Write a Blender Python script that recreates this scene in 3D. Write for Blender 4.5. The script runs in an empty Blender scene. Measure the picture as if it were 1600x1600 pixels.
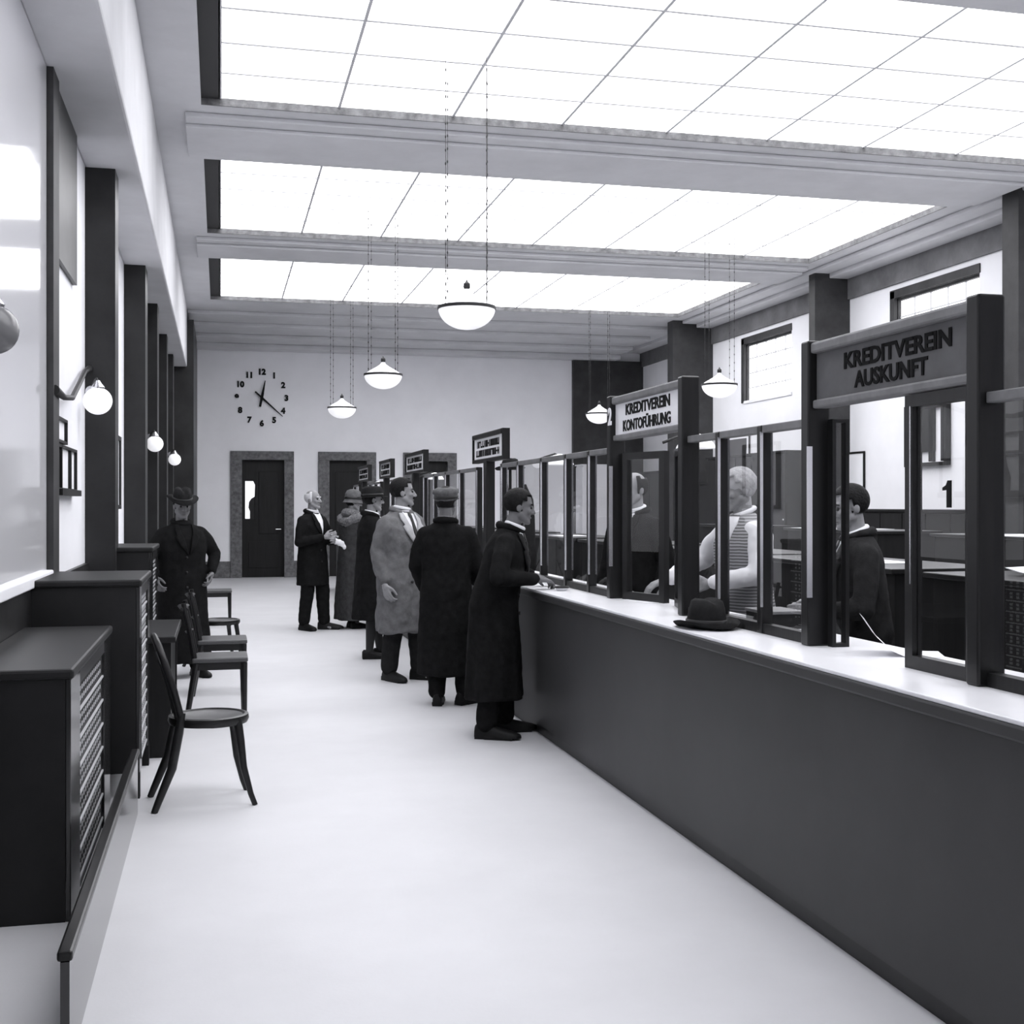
import bpy, bmesh, math, random
from mathutils import Vector, Matrix, noise
R = math.radians
PI = math.pi
random.seed(7)
SC = bpy.context.scene
COL = SC.collection

# ------------------------------------------------------------------ camera
YAW = math.atan(456.0 / 1900.0)
cam_data = bpy.data.cameras.new('camera')
cam_data.sensor_width = 36.0
cam_data.lens = 36.0 * 1900.0 / 1600.0
cam_data.shift_y = -11.0 / 1600.0
cam_data.clip_start = 0.05
cam = bpy.data.objects.new('camera', cam_data)
cam.location = (0, 0, 1.58)
cam.rotation_euler = (R(90), 0, -YAW)
COL.objects.link(cam)
SC.camera = cam

# ------------------------------------------------------------------ light and exposure
SKYLIGHT = 3.7      # brightness of the daylit ceiling glass
WINDOW = 2.4        # brightness of the daylit wall windows
LAMP = 0.55         # milk glass of the lamps
w = bpy.data.worlds.new('daylight')
SC.world = w
w.use_nodes = True
w.node_tree.nodes['Background'].inputs[0].default_value = (0.93, 0.95, 1.0, 1)
w.node_tree.nodes['Background'].inputs[1].default_value = 0.6
SC.view_settings.view_transform = 'Standard'
SC.view_settings.look = 'None'
SC.view_settings.gamma = 1.0
SC.view_settings.use_curve_mapping = False
SC.view_settings.exposure = 0.14
SC.cycles.max_bounces = 10
SC.cycles.diffuse_bounces = 6
SC.cycles.transparent_max_bounces = 24
SC.cycles.sample_clamp_indirect = 6.0


# ------------------------------------------------------------------ materials
def tint(g):
    return (g * 0.99, g * 0.992, min(1.0, g * 1.022), 1)


def mat(name, g, rough=0.6, spec=0.3, metal=0.0, vary=0.0, scale=6.0, bump=0.0, bscale=None, stretch=(1, 1, 1), emit=0.0):
    m = bpy.data.materials.new(name)
    m.use_nodes = True
    nt = m.node_tree
    b = nt.nodes['Principled BSDF']
    b.inputs['Base Color'].default_value = tint(g)
    b.inputs['Roughness'].default_value = rough
    b.inputs['Specular IOR Level'].default_value = spec
    b.inputs['Metallic'].default_value = metal
    if vary or bump:
        tc = nt.nodes.new('ShaderNodeTexCoord')
        mp = nt.nodes.new('ShaderNodeMapping')
        mp.inputs['Scale'].default_value = stretch
        nt.links.new(tc.outputs['Object'], mp.inputs[0])
        nz = nt.nodes.new('ShaderNodeTexNoise')
        nz.inputs['Scale'].default_value = scale
        nz.inputs['Detail'].default_value = 6
        nz.inputs['Roughness'].default_value = 0.62
        nt.links.new(mp.outputs[0], nz.inputs['Vector'])
        if vary:
            cr = nt.nodes.new('ShaderNodeValToRGB')
            cr.color_ramp.elements[0].position = 0.3
            cr.color_ramp.elements[1].position = 0.7
            cr.color_ramp.elements[0].color = tint(g * (1 - vary))
            cr.color_ramp.elements[1].color = tint(min(0.95, g * (1 + vary)))
            nt.links.new(nz.outputs['Fac'], cr.inputs[0])
            nt.links.new(cr.outputs[0], b.inputs['Base Color'])
        if bump:
            n2 = nt.nodes.new('ShaderNodeTexNoise')
            n2.inputs['Scale'].default_value = bscale or scale * 4
            n2.inputs['Detail'].default_value = 4
            nt.links.new(mp.outputs[0], n2.inputs['Vector'])
            bp = nt.nodes.new('ShaderNodeBump')
            bp.inputs['Strength'].default_value = bump
            bp.inputs['Distance'].default_value = 0.02
            nt.links.new(n2.outputs['Fac'], bp.inputs['Height'])
            nt.links.new(bp.outputs[0], b.inputs['Normal'])
    if emit:
        b.inputs['Emission Color'].default_value = (0.97, 0.97, 1.0, 1)
        b.inputs['Emission Strength'].default_value = emit
    return m


def glass_mat(name, clear=0.9, rough=0.0, tone=0.95, body=0.0):
    """thin clear sheet: mostly lets light through, reflects by fresnel"""
    m = bpy.data.materials.new(name)
    m.use_nodes = True
    nt = m.node_tree
    for n in list(nt.nodes):
        nt.nodes.remove(n)
    out = nt.nodes.new('ShaderNodeOutputMaterial')
    tr = nt.nodes.new('ShaderNodeBsdfTransparent')
    tr.inputs[0].default_value = (clear, clear, clear, 1)
    gl = nt.nodes.new('ShaderNodeBsdfGlossy')
    gl.inputs[0].default_value = (tone, tone, tone, 1)
    gl.inputs['Roughness'].default_value = rough
    fr = nt.nodes.new('ShaderNodeFresnel')
    fr.inputs[0].default_value = 1.45
    geo = nt.nodes.new('ShaderNodeNewGeometry')
    inv = nt.nodes.new('ShaderNodeMath')
    inv.operation = 'SUBTRACT'
    inv.inputs[0].default_value = 1.0
    nt.links.new(geo.outputs['Backfacing'], inv.inputs[1])
    mul = nt.nodes.new('ShaderNodeMath')
    mul.operation = 'MULTIPLY'
    nt.links.new(fr.outputs[0], mul.inputs[0])
    nt.links.new(inv.outputs[0], mul.inputs[1])
    mx = nt.nodes.new('ShaderNodeMixShader')
    nt.links.new(mul.outputs[0], mx.inputs[0])
    nt.links.new(tr.outputs[0], mx.inputs[1])
    nt.links.new(gl.outputs[0], mx.inputs[2])
    nt.links.new(mx.outputs[0], out.inputs[0])
    return m


M = {}
M['floor'] = mat('pale stone floor', 0.66, 0.55, 0.25, vary=0.045, scale=1.3, bump=0.03, bscale=60)
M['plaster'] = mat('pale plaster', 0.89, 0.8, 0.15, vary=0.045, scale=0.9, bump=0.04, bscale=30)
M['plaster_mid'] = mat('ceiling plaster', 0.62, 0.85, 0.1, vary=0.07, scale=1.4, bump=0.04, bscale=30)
M['marble_wall'] = mat('polished pale marble', 0.88, 0.3, 0.4, vary=0.05, scale=1.1)
M['dark_wood'] = mat('dark stained wood', 0.011, 0.45, 0.22, vary=0.35, scale=3.0, stretch=(6, 6, 0.6), bump=0.03)
M['dark_wood_gloss'] = mat('polished dark wood', 0.012, 0.3, 0.3, vary=0.3, scale=3.0, stretch=(6, 6, 0.6))
M['polish'] = mat('mirror-polished dark wood', 0.024, 0.12, 0.7, vary=0.3, scale=3.0, stretch=(6, 6, 0.6))
M['pier'] = mat('dark veined marble', 0.018, 0.4, 0.35, vary=0.5, scale=2.5, bump=0.02)
M['pier_mid'] = mat('dark grey stone', 0.040, 0.55, 0.3, vary=0.35, scale=3.0, bump=0.03)
M['shaded'] = mat('shaded wall plaster', 0.17, 0.8, 0.15, vary=0.3, scale=2.0)  # wall plaster darkened for the shade under the cornice
M['surround'] = mat('grey speckled stone', 0.13, 0.6, 0.3, vary=0.45, scale=14.0, bump=0.03)
M['counter_front'] = mat('dark grey counter cladding', 0.036, 0.45, 0.35, vary=0.16, scale=1.6, bump=0.02)
M['counter_top'] = mat('pale marble counter top', 0.80, 0.3, 0.4, vary=0.06, scale=2.0)
M['nickel'] = mat('polished nickel', 0.80, 0.22, 0.5, metal=1.0)
M['black'] = mat('black paint', 0.012, 0.5, 0.3)
M['ink'] = mat('black lettering', 0.015, 0.7, 0.1)
M['ink_grey'] = mat('dark lettering', 0.012, 0.8, 0.05)
M['iron'] = mat('dark iron', 0.025, 0.5, 0.4, metal=0.3)
M['paper'] = mat('white paper', 0.88, 0.9, 0.05, vary=0.02, scale=5)
M['sign_white'] = mat('white enamel', 0.86, 0.5, 0.2)
M['sign_grey'] = mat('grey enamel sign', 0.11, 0.6, 0.2, vary=0.12, scale=9)
M['sign_rim'] = mat('greyed wood moulding', 0.17, 0.5, 0.3, vary=0.2, scale=8)
M['skyglass'] = mat('daylit ceiling glass', 0.8, 0.5, 0.2, emit=SKYLIGHT)
M['winglass'] = mat('daylit window glass', 0.8, 0.4, 0.2, emit=WINDOW)
M['doorglass'] = mat('daylit door glass', 0.8, 0.4, 0.2, emit=0.9)
M['plain'] = mat('plain grey glass', 0.16, 0.25, 0.4)  # grey globe glass without glow, darker than the milk glass
M['milk'] = mat('milk glass', 0.88, 0.25, 0.4, emit=LAMP)
M['bar'] = mat('grey glazing bar', 0.60, 0.6, 0.3)
M['bar_dark'] = mat('dark glazing bar', 0.035, 0.6, 0.3)
M['glass'] = glass_mat('clear sheet glass', 0.97)
M['mirror_pane'] = mat('silvered pale glass', 0.90, 0.08, 0.5, metal=0.22)
M['chair'] = mat('dark bentwood', 0.014, 0.35, 0.35, vary=0.3, scale=5, stretch=(1, 1, 4))
M['seat'] = mat('brown plywood seat', 0.075, 0.33, 0.5, vary=0.25, scale=5)
M['box'] = mat('dark radiator casing', 0.018, 0.45, 0.25, vary=0.25, scale=3)
M['grille_plate'] = mat('black grille plate', 0.012, 0.5, 0.3)
M['brass'] = mat('pale metal strip', 0.75, 0.3, 0.5, metal=0.3)
M['skin'] = mat('skin', 0.27, 0.55, 0.3, vary=0.08, scale=18)
M['skin_dark'] = mat('darker skin', 0.15, 0.55, 0.3, vary=0.1, scale=18)  # same skin in a darker tone
M['coat_black'] = mat('black wool', 0.011, 0.9, 0.05, vary=0.3, scale=20, bump=0.15, bscale=90)
M['coat_dark'] = mat('charcoal wool', 0.019, 0.9, 0.1, vary=0.3, scale=20, bump=0.15, bscale=90)
M['coat_grey'] = mat('dark grey wool', 0.045, 0.9, 0.1, vary=0.3, scale=20, bump=0.15, bscale=90)
M['coat_light'] = mat('grey gabardine', 0.135, 0.75, 0.2, vary=0.25, scale=14, bump=0.15, bscale=60)
M['fur'] = mat('grey fur', 0.17, 0.95, 0.05, vary=0.5, scale=40, bump=0.6, bscale=70)
M['felt'] = mat('dark felt', 0.018, 0.9, 0.1, vary=0.3, scale=25)
M['felt_grey'] = mat('grey felt', 0.11, 0.9, 0.1, vary=0.35, scale=25)
M['ribbon'] = mat('black ribbon', 0.012, 0.5, 0.4)
M['cloth_white'] = mat('white cotton', 0.80, 0.85, 0.1, vary=0.03, scale=9)
M['knit'] = mat('grey knit', 0.20, 0.95, 0.05, vary=0.3, scale=30)
M['knit_pale'] = mat('pale knit stripe', 0.42, 0.95, 0.05, vary=0.1, scale=30)
M['hair_dark'] = mat('dark hair', 0.009, 0.7, 0.15, vary=0.4, scale=40, bump=0.3, bscale=80)
M['hair_grey'] = mat('grey hair', 0.30, 0.6, 0.3, vary=0.3, scale=40, bump=0.3, bscale=80)
M['hair_white'] = mat('white hair', 0.66, 0.6, 0.3, vary=0.1, scale=40)
M['shoe'] = mat('black leather', 0.009, 0.5, 0.2)
M['stocking'] = mat('dark stocking', 0.03, 0.7, 0.2)
M['eye'] = mat('dark eye', 0.02, 0.2, 0.5)
M['lip'] = mat('lip', 0.14, 0.5, 0.3)


# ------------------------------------------------------------------ mesh helpers
class MB:
    def __init__(s):
        s.v, s.f = [], []

    def box(s, x0, x1, y0, y1, z0, z1, mx=None):
        n = len(s.v)
        pts = [(x0, y0, z0), (x1, y0, z0), (x1, y1, z0), (x0, y1, z0), (x0, y0, z1), (x1, y0, z1), (x1, y1, z1), (x0, y1, z1)]
        if mx:
            pts = [tuple(mx @ Vector(p)) for p in pts]
        s.v += pts
        for q in ((0, 3, 2, 1), (4, 5, 6, 7), (0, 1, 5, 4), (1, 2, 6, 5), (2, 3, 7, 6), (3, 0, 4, 7)):
            s.f.append([n + i for i in q])
        return s

    def loft(s, rings, cap=True, close=False):
        """rings: lists of points of equal length"""
        n0 = len(s.v)
        k = len(rings[0])
        for r in rings:
            s.v += [tuple(p) for p in r]
        m = len(rings)
        for i in range(m if close else m - 1):
            a, b = n0 + i * k, n0 + ((i + 1) % m) * k
            for j in range(k):
                j2 = (j + 1) % k
                s.f.append([a + j, a + j2, b + j2, b + j])
        if cap and not close:
            s.f.append([n0 + j for j in reversed(range(k))])
            s.f.append([n0 + (m - 1) * k + j for j in range(k)])
        return s

    def tube(s, pts, radii, n=10, close=False, flat=1.0):
        pts = [Vector(p) for p in pts]
        if not isinstance(radii, (list, tuple)):
            radii = [radii] * len(pts)
        rings = []
        prev = None
        for i, p in enumerate(pts):
            if close:
                d = pts[(i + 1) % len(pts)] - pts[i - 1]
            else:
                d = pts[min(i + 1, len(pts) - 1)] - pts[max(i - 1, 0)]
            d.normalize()
            if prev is None:
                a = Vector((0, 0, 1)) if abs(d.z) < 0.9 else Vector((1, 0, 0))
                e1 = d.cross(a).normalized()
            else:
                e1 = (prev - d * prev.dot(d)).normalized()
            prev = e1
            e2 = d.cross(e1)
            rings.append([p + (e1 * math.cos(2 * PI * j / n) + e2 * math.sin(2 * PI * j / n) * flat) * radii[i] for j in range(n)])
        return s.loft(rings, True, close)

    def cyl(s, p0, p1, r0, r1=None, n=12):
        return s.tube([p0, p1], [r0, r0 if r1 is None else r1], n)

    def lathe(s, prof, c=(0, 0, 0), n=24, sx=1.0, sy=1.0, mx=None):
        """prof: (radius, z) from bottom to top"""
        rings = []
        for r, z in prof:
            ring = [Vector((c[0] + max(r, 1e-4) * sx * math.cos(2 * PI * j / n), c[1] + max(r, 1e-4) * sy * math.sin(2 * PI * j / n), c[2] + z)) for j in range(n)]
            if mx:
                ring = [mx @ p for p in ring]
            rings.append(ring)
        return s.loft(rings)

    def sphere(s, c, r, n=12, m=8, sx=1, sy=1, sz=1, mx=None):
        rings = []
        for i in range(m + 1):
            t = -PI / 2 + PI * i / m
            rr = max(1e-4, math.cos(t))
            ring = [Vector((rr * r * sx * math.cos(2 * PI * j / n), rr * r * sy * math.sin(2 * PI * j / n), r * sz * math.sin(t))) for j in range(n)]
            if mx:
                ring = [mx @ p for p in ring]
            rings.append([p + Vector(c) for p in ring])
        return s.loft(rings)

    def capsule(s, p0, p1, r0, r1, n=12):
        """closed tapered limb with rounded ends"""
        p0, p1 = Vector(p0), Vector(p1)
        d = p1 - p0
        L = d.length
        if L < 1e-6:
            return s.sphere(p0, r0)
        d.normalize()
        pts, rad = [], []
        for a in (-80, -50, -22):
            pts.append(p0 + d * r0 * math.sin(R(a)))
            rad.append(r0 * math.cos(R(a)))
        for t in (0.0, 0.5, 1.0):
            pts.append(p0 + d * L * t)
            rad.append(r0 + (r1 - r0) * t)
        for a in (22, 50, 80):
            pts.append(p1 + d * r1 * math.sin(R(a)))
            rad.append(r1 * math.cos(R(a)))
        return s.tube(pts, rad, n)

    def chain(s, pts, radii, n=12):
        for i in range(len(pts) - 1):
            s.capsule(pts[i], pts[i + 1], radii[i], radii[i + 1], n)
        return s

    def mesh(s, name):
        me = bpy.data.meshes.new(name)
        me.from_pydata([tuple(p) for p in s.v], [], s.f)
        me.update()
        return me


def link(name, me, material=None, parent=None, smooth=False):
    o = bpy.data.objects.new(name, me)
    COL.objects.link(o)
    if material is not None and me is not None:
        me.materials.clear()
        me.materials.append(material)
    if smooth and me is not None:
        me.polygons.foreach_set('use_smooth', [True] * len(me.polygons))
        if smooth != 2:
            try:
                me.set_sharp_from_angle(angle=R(42))
            except Exception:
                pass
    if parent is not None:
        o.parent = parent
    return o


def obj(name, mb, material, parent=None, smooth=False, bevel=0.0):
    o = link(name, mb.mesh(name), material, parent, smooth)
    if bevel:
        b = o.modifiers.new('bevel', 'BEVEL')
        b.width = bevel
        b.segments = 2
        b.limit_method = 'ANGLE'
    return o


def bx(name, material, x0, x1, y0, y1, z0, z1, parent=None, bevel=0.0):
    return obj(name, MB().box(min(x0, x1), max(x0, x1), min(y0, y1), max(y0, y1), min(z0, z1), max(z0, z1)), material, parent, False, bevel)


def tag(o, label, cat, group=None):
    o['label'] = label
    o['category'] = cat
    if group:
        o['group'] = group
    return o


def thing(name, label, cat, loc=(0, 0, 0), rz=0.0, group=None):
    o = bpy.data.objects.new(name, None)
    o.empty_display_size = 0.1
    COL.objects.link(o)
    o.location = loc
    o.rotation_euler = (0, 0, rz)
    return tag(o, label, cat, group)


def struct(o):
    o['kind'] = 'structure'
    return o


def holder(name):
    o = bpy.data.objects.new(name, None)
    COL.objects.link(o)
    return struct(o)


def copy_tree(o, parent=None, loc=None, rz=None, label=None):
    c = o.copy()
    COL.objects.link(c)
    c.parent = parent
    if loc is not None:
        c.location = loc
    if rz is not None:
        c.rotation_euler = (0, 0, rz)
    if label:
        c['label'] = label
    for ch in list(o.children):
        copy_tree(ch, c)
    return c


def text_mesh(s, size, width=None, bold=0.0, depth=0.004, mx=Matrix(), align='CENTER'):
    """flat lettering with a little thickness, its mesh moved by mx (text lies in its xy plane)"""
    cu = bpy.data.curves.new('lettering', 'FONT')
    cu.body = s
    cu.size = size
    cu.align_x = align
    cu.align_y = 'CENTER'
    cu.extrude = depth
    cu.offset = bold
    cu.resolution_u = 3
    o = bpy.data.objects.new('lettering', cu)
    COL.objects.link(o)
    dg = bpy.context.evaluated_depsgraph_get()
    me = bpy.data.meshes.new_from_object(o.evaluated_get(dg))
    bpy.data.objects.remove(o)
    bpy.data.curves.remove(cu)
    if width:
        xs = [v.co.x for v in me.vertices]
        k = width / (max(xs) - min(xs))
        me.transform(Matrix.Diagonal((k, 1, 1, 1)))
    me.transform(mx)
    return me


def facing_room(x, y, z):
    """text plane whose face looks to -X: reads left to right towards -Y"""
    return Matrix(((0, 0, -1, x), (-1, 0, 0, y), (0, 1, 0, z), (0, 0, 0, 1)))


def facing_front(x, y, z):
    """text plane whose face looks to -Y"""
    return Matrix(((1, 0, 0, x), (0, 0, -1, y), (0, 1, 0, z), (0, 0, 0, 1)))


# ------------------------------------------------------------------ dimensions
X_GLASS0, X_GLASS1 = -0.17, 8.7
X_WL, X_WR = -1.0, 9.6
Y_BACK, Y_FRONT = 27.0, -2.6
Z_SOFFIT, Z_GLASS = 5.25, 5.31
BAYS = [(2.6, 6.15), (7.95, 11.5), (13.3, 16.9), (18.6, 22.35)]
X_SCREEN = 2.40

# ------------------------------------------------------------------ room shell
struct(bx('floor', M['floor'], -1.6, 10.2, Y_FRONT - 0.3, Y_BACK + 1.5, -0.15, 0.0))

mb = MB()
mb.box(-1.6, X_GLASS0, Y_FRONT - 0.3, Y_BACK + 0.3, Z_SOFFIT, Z_SOFFIT + 0.4)
mb.box(X_GLASS1, 10.2, Y_FRONT - 0.3, Y_BACK + 0.3, Z_SOFFIT, Z_SOFFIT + 0.4)
ys = [Y_FRONT - 0.3] + [v for b in BAYS for v in b] + [Y_BACK + 0.3]
for i in range(0, len(ys), 2):
    mb.box(X_GLASS0, X_GLASS1, ys[i], ys[i + 1], Z_SOFFIT, Z_SOFFIT + 0.4)
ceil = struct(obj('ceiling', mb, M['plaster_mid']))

# stepped mouldings of the ceiling
tn = 0
def trim(material, *a, bevel=0.0):
    global tn
    tn += 1
    return struct(bx('trim_%d' % tn, material, *a, bevel=bevel))

for i in range(2, len(ys) - 1, 2):                       # two raised fillets under each cross beam
    y0, y1 = ys[i], ys[i + 1]
    if i == len(ys) - 2:
        break
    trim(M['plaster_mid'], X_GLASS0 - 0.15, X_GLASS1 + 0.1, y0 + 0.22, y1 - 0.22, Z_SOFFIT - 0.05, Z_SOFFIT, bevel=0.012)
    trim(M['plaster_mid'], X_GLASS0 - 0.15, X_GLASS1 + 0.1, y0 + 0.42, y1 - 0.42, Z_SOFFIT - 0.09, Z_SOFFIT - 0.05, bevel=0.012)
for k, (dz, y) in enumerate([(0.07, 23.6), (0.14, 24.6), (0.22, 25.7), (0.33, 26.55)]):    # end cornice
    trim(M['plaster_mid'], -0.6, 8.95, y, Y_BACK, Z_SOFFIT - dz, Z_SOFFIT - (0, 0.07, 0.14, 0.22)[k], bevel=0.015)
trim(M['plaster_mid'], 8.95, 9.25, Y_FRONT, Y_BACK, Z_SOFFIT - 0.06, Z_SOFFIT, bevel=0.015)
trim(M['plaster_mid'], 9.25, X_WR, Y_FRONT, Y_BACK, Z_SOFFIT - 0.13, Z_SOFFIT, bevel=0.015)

trim(M['shaded'], X_WR - 0.04, X_WR, Y_FRONT, Y_BACK, 4.80, Z_SOFFIT - 0.13)  # cornice shade at the wall top, put in as a darker band

# skylights: panes and bars, each pane its own piece
def skylight(name, x0, x1, y0, y1, z, nx, ny):
    sk = holder(name)
    dx, dy = (x1 - x0) / nx, (y1 - y0) / ny
    g = 0.010
    me = MB().box(g, dx - g, g, dy - g, 0, 0.012).mesh('pane')
    me.materials.append(M['skyglass'])
    for i in range(nx):
        for j in range(ny):
            p = link('pane', me, None, sk)
            p.location = (x0 + i * dx, y0 + j * dy, z + 0.006 + 0.004 * random.random())
    for i in range(nx + 1):
        bx('glazing_bar', M['bar'], x0 + i * dx - 0.013, x0 + i * dx + 0.013, y0, y1, z - 0.004, z + 0.005, sk)
    for j in range(ny + 1):
        bx('glazing_bar', M['bar'], x0, x1, y0 + j * dy - 0.013, y0 + j * dy + 0.013, z - 0.003, z + 0.006, sk)
    bx('border_shade_strip', M['bar_dark'], x0 - 0.17, x0, y0, y1, z - 0.004, z + 0.012, sk)
    bx('border_shade_strip', M['surround'], x0 - 0.17, x1, y1 - 0.02, y1 - 0.002, Z_SOFFIT - 0.004, z + 0.01, sk)  # shadow line under the far glass edge, put in as a grey strip
    bx('border_shade_strip', M['surround'], x1 - 0.02, x1 - 0.002, y0, y1 - 0.02, Z_SOFFIT - 0.004, z + 0.01, sk)  # same shadow line set as a strip along the right edge
    bx('backing', M['plaster'], x0 - 0.2, x1, y0, y1, z + 0.03, z + 0.05, sk)
    return sk

for i, (y0, y1) in enumerate(BAYS):
    skylight('skylight', 0.0, X_GLASS1, y0, y1, Z_GLASS, 8, 5)

# back wall with three doorways
DOORS = [(0.46, 1.36), (2.34, 3.16), (4.22, 4.98)]
DZ = 2.56
mb = MB()
xs = [-1.6] + [v for d in DOORS for v in d] + [10.2]
for i in range(0, len(xs), 2):
    mb.box(xs[i], xs[i + 1], Y_BACK, Y_BACK + 0.3, 0, DZ)
mb.box(-1.6, 10.2, Y_BACK, Y_BACK + 0.3, DZ, 6.0)
struct(obj('wall_back', mb, M['plaster']))
struct(bx('wall_corridor', M['pier'], -1.6, 10.2, Y_BACK + 1.4, Y_BACK + 1.5, 0, 3.2))
struct(bx('ceiling_corridor', M['pier'], -1.6, 10.2, Y_BACK + 0.3, Y_BACK + 1.5, 3.0, 3.2))
for i, (a, b) in enumerate(DOORS):
    d = holder('door_%d' % (i + 1))
    mb = MB()
    mb.box(a - 0.245, a, Y_BACK - 0.05, Y_BACK + 0.12, 0, DZ)
    obj('jamb', mb, M['surround'], d, bevel=0.008)
    mb = MB()
    mb.box(b, b + 0.21, Y_BACK - 0.05, Y_BACK + 0.12, 0, DZ)
    obj('jamb', mb, M['surround'], d, bevel=0.008)
    mb = MB()
    mb.box(a - 0.245, b + 0.21, Y_BACK - 0.05, Y_BACK + 0.12, DZ, DZ + 0.19)
    obj('lintel', mb, M['surround'], d, bevel=0.008)
    # leaf with a sunk panel and, on the first door, a narrow lit pane
    lf = MB()
    if i == 0:
        pa, pb, pz0, pz1 = a + 0.07, a + 0.28, 1.28, 2.10
        lf.box(a, pa, Y_BACK + 0.13, Y_BACK + 0.18, 0, DZ)
        lf.box(pb, b, Y_BACK + 0.13, Y_BACK + 0.18, 0, DZ)
        lf.box(pa, pb, Y_BACK + 0.13, Y_BACK + 0.18, 0, pz0)
        lf.box(pa, pb, Y_BACK + 0.13, Y_BACK + 0.18, pz1, DZ)
        pn = MB()
        out = [(pa, pz0), (pa + 0.10, pz0), (pa + 0.10, pz0 + 0.16), (pa + 0.07, pz0 + 0.24), (pa + 0.08, pz0 + 0.36), (pa + 0.13, pz0 + 0.44),
               (pa + 0.20, pz0 + 0.48), (pa + 0.21, pz1 - 0.08), (pa + 0.17, pz1), (pa, pz1)]
        pn.loft([[Vector((x, Y_BACK + 0.165, z)) for x, z in out], [Vector((x, Y_BACK + 0.155, z)) for x, z in out]])
        leaf = obj('door_leaf', lf, M['dark_wood'], d)
        obj('pane', pn, M['doorglass'], leaf)
        sil = MB().box(pa, pb, Y_BACK + 0.17, Y_BACK + 0.178, pz0, pz1)
        obj('pane_backing', sil, M['black'], leaf)
    else:
        lf.box(a, b, Y_BACK + 0.13, Y_BACK + 0.18, 0, DZ)
        leaf = obj('door_leaf', lf, M['dark_wood'], d)
    bx('panel', M['dark_wood'], a + 0.36 if i == 0 else a + 0.14, b - 0.12, Y_BACK + 0.115, Y_BACK + 0.13, 0.95, DZ - 0.25, leaf, 0.01)
    bx('panel', M['dark_wood'], a + 0.14, b - 0.12, Y_BACK + 0.115, Y_BACK + 0.13, 0.2, 0.78, leaf, 0.01)
    h = MB().cyl((b - 0.07, Y_BACK + 0.13, 1.05), (b - 0.07, Y_BACK + 0.07, 1.05), 0.012)
    h.cyl((b - 0.07, Y_BACK + 0.075, 1.05), (b - 0.18, Y_BACK + 0.075, 1.05), 0.010)
    obj('handle', h, M['nickel'], leaf)
bb = holder('baseboard_back')
for a, b in ((-0.5, 0.215), (1.57, 2.095), (3.37, 3.975), (5.19, 7.9)):
    bx('baseboard', M['surround'], a, b, Y_BACK - 0.03, Y_BACK, 0, 0.36, bb, 0.006)
struct(bx('pillar_back_right', M['pier_mid'], 7.9, X_WR, Y_BACK - 0.12, Y_BACK, 0, 4.92))
struct(bx('pillar_back_left', M['pier'], X_WL, -0.48, 23.4, Y_BACK, 0, 5.03))

# right wall with high windows between piers
WIN = [(8.6, 10.6), (13.95, 16.0), (19.3, 21.25)]
WZ0, WZ1 = 3.5, 4.6
mb = MB()
mb.box(X_WR, X_WR + 0.35, Y_FRONT, Y_BACK, 0, WZ0)
mb.box(X_WR, X_WR + 0.35, Y_FRONT, Y_BACK, WZ1, 5.7)
yy = [Y_FRONT] + [v for q in WIN for v in q] + [Y_BACK]
for i in range(0, len(yy), 2):
    mb.box(X_WR, X_WR + 0.35, yy[i], yy[i + 1], WZ0, WZ1)
struct(obj('wall_right', mb, M['plaster']))
for i, (y0, y1) in enumerate(WIN):
    wn = holder('window_%d' % (i + 2))
    nc, nr = 5, 4
    dy, dz = (y1 - y0) / nc, (WZ1 - WZ0) / nr
    X = X_WR + 0.09
    me = MB().box(0, 0.008, 0.008, dy - 0.008, 0.008, dz - 0.008).mesh('pane')
    me.materials.append(M['winglass'])
    for a in range(nc):
        for b in range(nr):
            p = link('pane', me, None, wn)
            p.location = (X, y0 + a * dy, WZ0 + b * dz)
    fr = MB()
    fr.box(X - 0.05, X + 0.05, y0, y0 + 0.03, WZ0, WZ1).box(X - 0.05, X + 0.05, y1 - 0.03, y1, WZ0, WZ1)
    fr.box(X - 0.05, X + 0.05, y0, y1, WZ0, WZ0 + 0.03).box(X - 0.05, X + 0.05, y0, y1, WZ1 - 0.04, WZ1)
    obj('window_frame', fr, M['pier_mid'], wn)
    bx('window_sill', M['plaster'], X_WR - 0.02, X - 0.05, y0 - 0.02, y1 + 0.02, WZ0 - 0.02, WZ0 + 0.035, wn, 0.004)
    for a in range(1, nc):
        bx('glazing_bar', M['bar'], X - 0.02, X + 0.02, y0 + a * dy - 0.012, y0 + a * dy + 0.012, WZ0, WZ1, wn)
    for b in range(1, nr):
        bx('glazing_bar', M['bar'], X - 0.015, X + 0.015, y0, y1, WZ0 + b * dz - 0.01, WZ0 + b * dz + 0.01, wn)
    bx('reveal', M['pier_mid'], X_WR - 0.02, X - 0.06, y1 - 0.02, y1 + 0.10, WZ0, WZ1 + 0.10, wn)
    bx('reveal', M['pier_mid'], X_WR - 0.02, X - 0.06, y0 - 0.02, y1 + 0.10, WZ1, WZ1 + 0.12, wn)
    bx('outside_shutter', M['plaster'], X + 0.06, X + 0.08, y0, y1, WZ0, WZ1, wn)
for i, (y, xf, dp) in enumerate(((1.0, 8.9, 0.3), (6.6, 8.9, 0.3), (12.2, 8.9, 0.3), (17.3, 9.0, 0.2), (22.75, 8.75, 0.3))):
    struct(bx('pillar_right_%d' % i, M['pier_mid'], xf, X_WR, y, y + dp, 0, Z_SOFFIT))
struct(bx('wall_front', M['plaster'], -1.6, 10.2, Y_FRONT - 0.3, Y_FRONT, 0, 5.7))

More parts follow.
